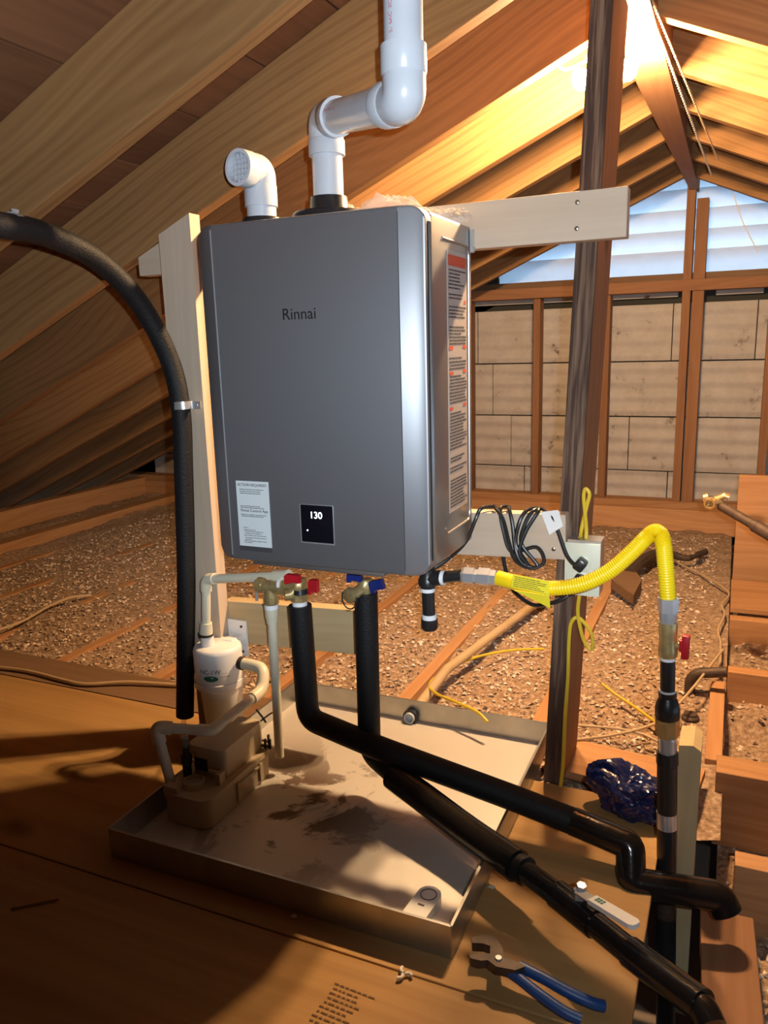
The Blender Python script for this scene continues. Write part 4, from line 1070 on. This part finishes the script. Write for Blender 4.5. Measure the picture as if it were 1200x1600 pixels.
# yellow paper tag
ta, tb_, tc_, td = onY(802, 897, YG - .042), onY(858, 908, YG - .046), onY(858, 929, YG - .044), onY(798, 917, YG - .040)
te, tf = onY(860, 950, YG - .030), onY(803, 922, YG - .034)
tg = build('warning_tag', MB().add([ta, tb_, tc_, td], [(0, 1, 2, 3)]).add([tf, tc_ + V((0, .002, -.002)), te], [(0, 1, 2)]), 'yellow_label', hose, smooth=False)
sol = tg.modifiers.new('thick', 'SOLIDIFY'); sol.thickness = .0008
uu = (tb_ - ta); W = uu.length; uu.normalize(); vv = (ta - td); Hh = vv.length; vv.normalize()
lines(tg, td + V((0, -.0012, 0)), uu, vv, W, [Hh * t for t in (.12, .26, .40, .54, .68, .82)], Hh * .05, 'ink_stamp', .3)

ris = thing('gas_riser', 'vertical black iron gas riser with brass couplings at right', 'pipe', onY(1040, 1560, YG))
rx = lambda y: onY(1044 - (y - 940) * .006, y, YG)
def rseg(name, y0, y1, prof, mat, seg=18, sharp=35):
    a, b2 = rx(y0), rx(y1); L = (b2 - a).length
    return build(name, MB().lathe(a, b2 - a, [(t * L, r) for t, r in prof], seg), mat, ris, sharp=sharp)
rseg('union', 950, 975, [(0, .0145), (.3, .0155), (.75, .0155), (1, .0145)], 'zinc', 8, 20)
rseg('nipple', 1024, 1080, [(0, .0135), (1, .0135)], 'black_iron')
rseg('thread_tape', 1024, 1031, [(0, .0142), (1, .0142)], 'white_teflon')
rseg('thread_tape', 1078, 1085, [(0, .0148), (1, .0148)], 'white_teflon')
rseg('reducer', 1081, 1122, [(0, .0165), (.15, .0168), (.2, .0155), (.4, .020), (.6, .0228), (.95, .0228), (1, .021)], 'black_iron')
rseg('brass_union', 1121, 1150, [(0, .0215), (.2, .0225), (.25, .0222), (.9, .0222), (1, .019)], 'brass_bright', 8, 20)
rseg('threaded_nipple', 1150, 1178, [(0, .0165)] + [(k / 12, .0165 if k % 2 else .0175) for k in range(1, 12)] + [(1, .0165)], 'zinc', 18, 80)
rseg('collar', 1174, 1195, [(0, .0200), (.9, .0205), (1, .019)], 'black_iron', 10, 20)
rseg('pipe', 1194, 1760, [(0, .0188), (1, .0188)], 'black_iron')
rseg('bare_ring', 1268, 1292, [(0, .0194), (1, .0194)], 'zinc')
rseg('bare_ring', 1402, 1430, [(0, .0191), (1, .0191)], 'brown_iron')
va = thing('gas_shutoff', 'brass gas shut-off valve with a small red handle on the riser', 'valve', rx(1026))
a, b2 = rx(972), rx(1026); L = (b2 - a).length
build('valve_body', MB().lathe(a, b2 - a, [(0, .0165), (.1 * L, .0170), (.35 * L, .0165), (.45 * L, .0155), (.7 * L, .0165), (.8 * L, .0175), (.95 * L, .0170), (L, .0155)], 12), 'brass', va, sharp=30)
vm_ = rx(1006)
build('stem', MB().lathe(vm_, (1, -.15, 0), [(0, .007), (.026, .007)], 12), 'brass_bright', va)
rot = Matrix.Rotation(R(-8), 3, 'Z')
build('handle', MB().cbox(vm_ + V((.031, -.006, .000)), (.013, .013, .046), .002, rot).cbox(vm_ + V((.025, -.005, .002)), (.010, .012, .022), .002, rot), 'red_handle', va)

# ------------------------------------------------------------------ outlet box and cords
obx = thing('outlet_box', 'cream electrical outlet box on the weathered post', 'outlet box', onY(910, 932, 1.585))
P4 = [onY(885, 846, 1.585), onY(941, 852, 1.585), onY(934, 933, 1.585), onY(879, 928, 1.585)]
cen = sum(P4, V()) / 4
pw, ph = ((P4[1] - P4[0]).length + (P4[2] - P4[3]).length) / 2, ((P4[0] - P4[3]).length + (P4[1] - P4[2]).length) / 2
plate = build('cover_plate', MB().cbox(cen + V((0, .002, 0)), (pw, .006, ph), .0015), 'cream_plate', obx)
build('metal_box', MB().box(cen + V((.002, .028, .004)), (pw - .004, .048, ph + .002)), 'galvanized', obx, smooth=False)
for q in ((907, 881), (905, 906)):
    c = onY(*q, 1.584)
    build('receptacle', MB().lathe(c + V((.003, 0, 0)), (0, -1, 0), [(0, .019), (.002, .019), (.003, .017)], 24), 'cream_plate', plate)
pc = thing('power_cord', 'black power cord coiled over the short pale board, plugged into the upper socket', 'cord', onY(800, 885, 1.58))
yb = 1.590
def Y(px, py, y=yb): return onY(px, py, y)
tops = B0 + .012
zb_top = onY(780, 800, B0).z + .006
def over(px, y): p = onY(px, 797, B0 - .002); return V((p.x, y, zb_top))
path = [Y(678, 889, 1.50), Y(702, 872, 1.52), Y(728, 846, 1.56), Y(743, 812), over(752, 1.598), over(765, 1.625), over(775, 1.600), Y(786, 812), Y(796, 850, 1.585), Y(806, 876, 1.580), Y(830, 888, 1.575), Y(850, 878, 1.585), Y(838, 855, 1.59), Y(800, 862, 1.588), Y(787, 830), over(781, 1.602), over(788, 1.63), over(795, 1.602), Y(801, 820), Y(806, 860, 1.582), Y(818, 882, 1.575), Y(840, 884, 1.58),
        Y(815, 850, 1.586), Y(820, 820), over(832, 1.602), over(842, 1.628), over(852, 1.602), Y(862, 806, 1.590), Y(872, 830, 1.585), Y(886, 868, 1.57), Y(900, 884, 1.562), Y(905, 883, 1.572)]
build('cable', MB().tube(catmull(path, 7), .0042, 9), 'cord_rubber', pc)
build('cable', MB().tube(catmull([Y(822, 878, 1.578), Y(806, 850, 1.584), Y(812, 815, 1.588), over(822, 1.604), over(832, 1.63), over(840, 1.602), Y(822, 830, 1.588), Y(812, 862, 1.58), Y(826, 884, 1.574)], 7), .0042, 9), 'cord_rubber', pc)
build('plug', MB().cbox(onY(907, 882, 1.570), (.022, .028, .026), .005, Matrix.Rotation(R(35), 3, 'Y')), 'black_plastic', pc)
ps = [onY(686, 882, 1.505), onY(701, 871, 1.52)]
build('cord_label', MB().tube([onY(683, 884, 1.508), onY(704, 870, 1.525)], .0062, 10), 'off_white_plastic', pc)
pt = [Y(845, 800, 1.588), Y(872, 797, 1.588), Y(880, 822, 1.582), Y(858, 836, 1.578)]
tgp = build('paper_tag', MB().add(pt + [p + V((0, .001, 0)) for p in pt], [(0, 1, 2, 3), (7, 6, 5, 4), (0, 4, 5, 1), (1, 5, 6, 2), (2, 6, 7, 3), (3, 7, 4, 0)]), 'off_white_plastic', pc, smooth=False)
p2 = thing('power_cord', 'black cord looping behind the yellow gas tag to the lower socket', 'cord', onY(860, 945, 1.56))
build('cable', MB().tube(catmull([onY(786, 868, 1.63), onY(790, 890, 1.62), onY(800, 920, 1.60), onY(830, 944, 1.57), onY(860, 943, 1.55), onY(885, 932, 1.55), onY(900, 915, 1.565), onY(904, 906, 1.575)], 7), .0045, 9), 'cord_rubber', p2)
build('plug', MB().cbox(onY(906, 906, 1.572), (.022, .026, .020), .004, Matrix.Rotation(R(10), 3, 'Y')), 'black_plastic', p2)

def cable(name, label, pts, r, mat, cat='cable', n_=8, seg=8):
    return tag(build(name, MB().tube(catmull(pts, n_), r, seg), mat), label, cat)
YC = 1.635
cable('electrical_cable', 'yellow cable looping above the outlet box beside the post', [Y(906, 848, 1.61), Y(909, 825, YC), Y(917, 790, YC), Y(921, 772, YC), Y(915, 764, YC), Y(912, 775, YC), Y(914, 800, YC), Y(916, 830, 1.615), Y(915, 848, 1.61)], .0042, 'yellow_cable')
cable('electrical_cable', 'yellow cable hanging from the outlet box down the post to the deck', [Y(905, 930, 1.61), Y(903, 960, 1.63), Y(912, 1000, 1.64), Y(924, 1015, 1.64), Y(924, 990, 1.64), Y(905, 966, 1.635), Y(893, 972, 1.635), Y(889, 1000, 1.64), Y(887, 1060, 1.645), Y(883, 1120, 1.635), Y(880, 1190, 1.625), onZ(876, 1228, .006)], .0042, 'yellow_cable')
cable('electrical_cable', 'yellow cable snaking over the insulation behind the pan', [onZ(850, 1014, .0), onZ(800, 1016, .01), onZ(740, 1028, .012), onZ(690, 1052, .02), onZ(671, 1070, .03), onZ(682, 1084, .055), onZ(715, 1098, .074), onZ(745, 1112, .074), onZ(762, 1128, .062)], .0042, 'yellow_cable')
cable('electrical_cable', 'short yellow cable end on the insulation left of the gas riser', [onZ(940, 1068, .02), onZ(962, 1085, .0), onZ(985, 1100, -.01), onZ(1030, 1132, -.005)], .0042, 'yellow_cable')
cable('beige_cable', 'beige cable lying on the insulation right of the post, upper strand', [onZ(850, 1128, -.005), onZ(900, 1133, .0), onZ(960, 1138, .0), onZ(1000, 1146, .0), onZ(1035, 1162, -.005)], .0036, 'beige_cable')
cable('beige_cable', 'beige cable crossing the insulation and rising to the joists behind the riser', [onZ(850, 1160, -.01), onZ(905, 1155, .0), onZ(960, 1148, .0), onZ(1020, 1132, .01), onZ(1055, 1105, .02), onZ(1085, 1072, .03), onZ(1110, 1040, .03), onZ(1130, 1015, .03)], .0038, 'beige_cable')
cable('beige_cable', 'beige cable climbing beside the stacked joist ends at right', [onZ(1125, 1050, -.01), onZ(1126, 1005, .0), onZ(1122, 985, .0), onZ(1132, 960, .01), onZ(1128, 945, .01), onZ(1138, 925, .01), onZ(1100, 900, .0), onZ(1060, 880, .0)], .004, 'beige_cable')
cable('beige_cable', 'beige cable lying on the insulation at the far left', [onZ(-30, 992, .01), onZ(30, 973, .01), onZ(75, 948, .015), onZ(110, 934, .012), onZ(142, 930, .0)], .0055, 'beige_cable')
cable('beige_cable', 'beige flat cable along the dusty plank behind the plywood at left', [onZ(-30, 1040, .006), onZ(40, 1048, .006), onZ(100, 1063, .006), onZ(135, 1069, .006), onZ(200, 1066, .008), onZ(290, 1071, .006)], .0058, 'beige_cable')
# cords hung from the ridge
def rope(name, label, p0, p1, r, mat):
    p0, p1 = V(p0), V(p1); root = thing(name, label, 'rope', (p0 + p1) / 2)
    d = (p1 - p0); L = d.length; d.normalize(); a = d.orthogonal().normalized(); b2 = d.cross(a)
    for s in (0, math.pi):
        pts = [p0 + d * (L * i / 260) + (a * math.cos(i * .9 + s) + b2 * math.sin(i * .9 + s)) * r * .55 for i in range(261)]
        build('strand', MB().tube(pts, r * .6, 6), mat, root)
rope('twisted_rope', 'twisted white cord running from the ridge to the right roof slope', at(1000, -25, 1.55), onY(1112, 275, 3.5), .0032, 'white_rope')
rope('twisted_rope', 'thinner tan cord beside the twisted white cord under the ridge', at(1008, -25, 1.55), onY(1122, 250, 2.95), .0026, 'beige_cable')
cable('hanging_string', 'thin pale string in front of the louvers', [onY(1145, 300, 3.9), onY(1160, 345, 3.95), onY(1185, 395, 4.0)], .0022, 'white_rope', 'string')

# ------------------------------------------------------------------ lamp under the ridge
lampc = onY(944, 107, 2.09)
lamp = thing('ceiling_lamp', 'bare bulb lamp holder under the ridge behind the post', 'lamp', lampc)
build('holder', MB().lathe(lampc + V((0, 0, .03)), (0, 0, -1), [(0, .045), (.008, .045), (.012, .03), (.03, .024)], 20), 'steel_dark', lamp, sharp=40)
for dx, dz in ((-.062, -.018), (.062, -.012)):
    o0_ = lampc + V((0, 0, .012)); bc = lampc + V((dx * .62, 0, dz))
    ax = V((dx, 0, dz)).normalized()
    build('socket', MB().tube([lampc + V((0, 0, .005)), lampc + ax * .030], .015, 12), 'steel_dark', lamp)
    build('bulb', MB().lathe(lampc + ax * .028, ax, [(0, .012), (.008, .014), (.018, .022), (.028, .026), (.038, .024), (.046, .015), (.049, .004)], 12), 'bulb_glass', lamp, sharp=60)
build('lamp_wire', MB().tube(catmull([lampc + V((-.02, 0, .03)), lampc + V((-.09, 0, .012)), lampc + V((-.12, .01, .04)), lampc + V((-.13, .02, .08))], 6), .004, 8), 'white_rope', lamp)
build('stem', MB().tube([lampc + V((0, 0, .028)), V((lampc.x, lampc.y, max(lampc.z + .05, zl(lampc.x) + .1)))], .010, 10), 'steel_dark', lamp)

# ------------------------------------------------------------------ old pipes at right
op_ = thing('old_pipe', 'rusty brown pipe elbow dropping beside the joist ends at right', 'pipe', onZ(1085, 1130, -.02))
f0 = V((.06, 2.36, .03)); ey = onY(1079, 1052, 2.34); ez = V((ey.x, 2.34, -.09))
build('pipe', MB().tube(fillet([onY(1136, 1050, 2.34), ey, ez], .035, 6), .0155, 14), 'brown_iron', op_)
build('coupling', MB().tube([ez + V((0, 0, .045)), ez], .020, 14), 'brown_iron', op_)
op2 = tag(build('capped_pipe', MB().lathe((-0.06, 2.18, -.08), (0, 0, 1), [(0, .024), (.04, .024), (.046, .018), (.05, .018)], 14), 'brown_iron'), 'short rusty capped pipe stub in the insulation near the girder', 'pipe')
hb0 = onY(1126, 790, 2.6); hb1 = hb0 + (onY(1215, 842, 2.45) - hb0).normalized() * .75
hbp = thing('old_pipe', 'dark iron pipe slanting down to the right edge with a brass tap', 'pipe', hb1)
build('pipe', MB().tube([hb0, hb1], .0145, 14), 'brown_iron', hbp)
dh = (hb1 - hb0).normalized()
hm = hb0 + (onY(1184, 824, 2.5) - hb0)
build('coupling', MB().tube([hm - dh * .012, hm + dh * .08], .019, 14), 'brown_iron', hbp)
tap = thing('brass_tap', 'brass hose tap on the end of the dark slanting pipe', 'tap', hb0)
t0 = onY(1112, 782, 2.6)
build('body', MB().tube([hb0, t0 + V((.02, 0, -.004)), t0 + V((0, -.02, 0))], .013, 12).tube([t0 + V((.01, 0, .004)), onY(1127, 777, 2.6), onY(1132, 774, 2.6), onY(1139, 777, 2.6)], .0105, 12), 'brass_bright', tap)
build('spout', MB().lathe(t0 + V((-.002, -.012, -.002)), V((-.2, -1, -.2)), [(0, .016), (.02, .017), (.02, .012), (.004, .011)], 16), 'brass_bright', tap, sharp=40)
build('handle', MB().tube([onY(1100, 778, 2.6), onY(1107, 776, 2.6)], .012, 10).tube([onY(1101, 783, 2.6), onY(1104, 772, 2.6)], .007, 8), 'brass_bright', tap)

# ------------------------------------------------------------------ loose things on the deck
# crumpled blue plastic
bm = bmesh.new(); bmesh.ops.create_icosphere(bm, subdivisions=5, radius=1)
bc = onZ(985, 1240, .045)
mb = MB()
for v in bm.verts:
    d = v.co.copy(); q = d * 1.6
    k = 1 + .35 * noise.noise(q + V((3, 1, 2))) - .22 * abs(noise.noise(q * 2.2)) - .10 * abs(noise.noise(q * 5))
    p = V((d.x * .088 * k, d.y * .060 * k, d.z * .058 * k))
    p.z += .028 * max(0, -d.x) * max(0, d.z + .3)
    p = bc + Matrix.Rotation(R(-18), 3, 'Z') @ p
    p.z = max(p.z, .001)
    mb.v.append(p)
mb.f = [tuple(v.index for v in f.verts) for f in bm.faces]; bm.free()
tag(build('plastic_sheet', mb, 'blue_plastic_sheet', sharp=22), 'crumpled dark blue plastic bag on the deck behind the pipes', 'plastic bag')

# rubble on the insulation behind the gas hose
pz_ = [onZ(x, y, .03) for x, y in ((955, 905), (982, 878), (1003, 905), (990, 930))]
mb = MB().add(pz_ + [p - V((0, .01, .035)) for p in pz_], [(0, 1, 2, 3), (7, 6, 5, 4), (0, 4, 5, 1), (1, 5, 6, 2), (2, 6, 7, 3), (3, 7, 4, 0)])
tag(build('broken_board', mb, 'dusty_wood', smooth=False), 'broken brown board scrap on the insulation behind the yellow gas hose', 'board')
mb = MB(); q_ = catmull([onZ(985, 893, .03), onZ(1010, 872, .04), onZ(1045, 866, .035), onZ(1075, 872, .03), onZ(1102, 862, .02)], 5)
mb.tube(q_, .02, 9, radii=[.030 + .012 * noise.noise(p * 23) - .018 * i / len(q_) for i, p in enumerate(q_)])
tag(build('dark_debris', mb, 'brown_iron', sharp=20), 'dark rough branch lying on the insulation between hose and joists', 'debris')  # dark rough piece of debris, tapering to the right

# slip-joint pliers
pz = .02
pl_ = thing('pliers', 'tongue and groove pliers with blue grips on the plywood', 'pliers', onZ(800, 1520, 0))
def Z(px, py, z=.022): return onZ(px, py, z)
def flatpoly(pxs, z, th):
    pts = [Z(x, y, z) for x, y in pxs]
    k = len(pts); mb = MB()
    return mb.add(pts + [p + V((0, 0, -th)) for p in pts], [tuple(range(k)), tuple(range(2 * k - 1, k - 1, -1))] + [(i, i + k, (i + 1) % k + k, (i + 1) % k) for i in range(k)])
build('upper_jaw', flatpoly([(737, 1465), (752, 1461), (768, 1460), (776, 1467), (785, 1480), (787, 1493), (812, 1505), (822, 1512), (815, 1520), (780, 1510), (765, 1498), (766, 1478), (755, 1474), (738, 1473)], .040, .016), 'steel_dark', pl_, smooth=False)
build('lower_jaw', flatpoly([(733, 1492), (745, 1488), (760, 1489), (785, 1494), (815, 1505), (820, 1510), (805, 1516), (775, 1510), (762, 1500), (752, 1501), (735, 1497)], .048, .014), 'steel_dark', pl_, smooth=False)
build('pivot', MB().lathe(Z(779, 1499, .047), (0, 0, 1), [(0, .006), (.004, .005)], 12), 'zinc', pl_)
build('grip', MB().tube(catmull([Z(812, 1510, .036), Z(850, 1529, .033), Z(890, 1551, .026), Z(925, 1567, .018), Z(944, 1572, .013)], 6), .009, 12, radii=None), 'blue_grip', pl_)
build('grip', MB().tube(catmull([Z(785, 1511, .038), Z(810, 1528, .033), Z(840, 1552, .026), Z(880, 1580, .018), Z(908, 1594, .013)], 6), .0088, 12), 'blue_grip', pl_)

# grade stamp printed on the plywood
stp = [onZ(478, 1512, .0), onZ(560, 1530, .0)]
us = V((1, -.05, 0)).normalized(); vs_ = V((.05, 1, 0)).normalized()
o_ = onZ(478, 1592, .0004)
mb = MB()
for r in range(9):
    x = random.uniform(0, .01)
    L_ = random.uniform(.05, .075)
    while x < L_:
        wd = random.uniform(.004, .012); q = o_ + us * x + vs_ * (r * .0095)
        mb.add([q, q + us * wd, q + us * wd + vs_ * .0032, q + vs_ * .0032], [(0, 1, 2, 3)]); x += wd + .0025
st_ = build('grade_stamp', mb, 'ink_stamp', floor, smooth=False)
mb = MB()
cp = onZ(631, 1522, .004)
for a in (0, 120, 240):
    d = V((math.cos(R(a)), math.sin(R(a)), 0))
    mb.tube([cp + d * (.002 + .012 * t) + V((-d.y, d.x, 0)) * .004 * math.sin(t * 3.1) + V((0, 0, .001)) for t in (0, .3, .6, .8, 1)], .003, 8)
tag(build('plastic_clip', mb, 'debris_white'), 'tiny translucent plastic clip on the plywood before the pan', 'clip')
for (px, py, lab_) in ((768, 1386, 'pale paint chip on the deck right of the pan'), (459, 1432, 'pale wood crumb on the plywood left of the front pan wall')):
    c = onZ(px, py, .001); mb = MB().prism([(-.006, -.003), (.004, -.005), (.007, .001), (.0, .005)], c, (1, 0, 0), (0, 1, 0), (0, 0, .002))
    tag(build('paint_chip', mb, 'debris_white', smooth=False), lab_, 'chip')
c0_, c1_ = onZ(18, 1420, .003), onZ(92, 1405, .003)
tag(build('wood_splinter', MB().tube([c0_, c1_], .002, 6), 'dusty_wood'), 'thin wood splinter on the plywood at far left', 'splinter')
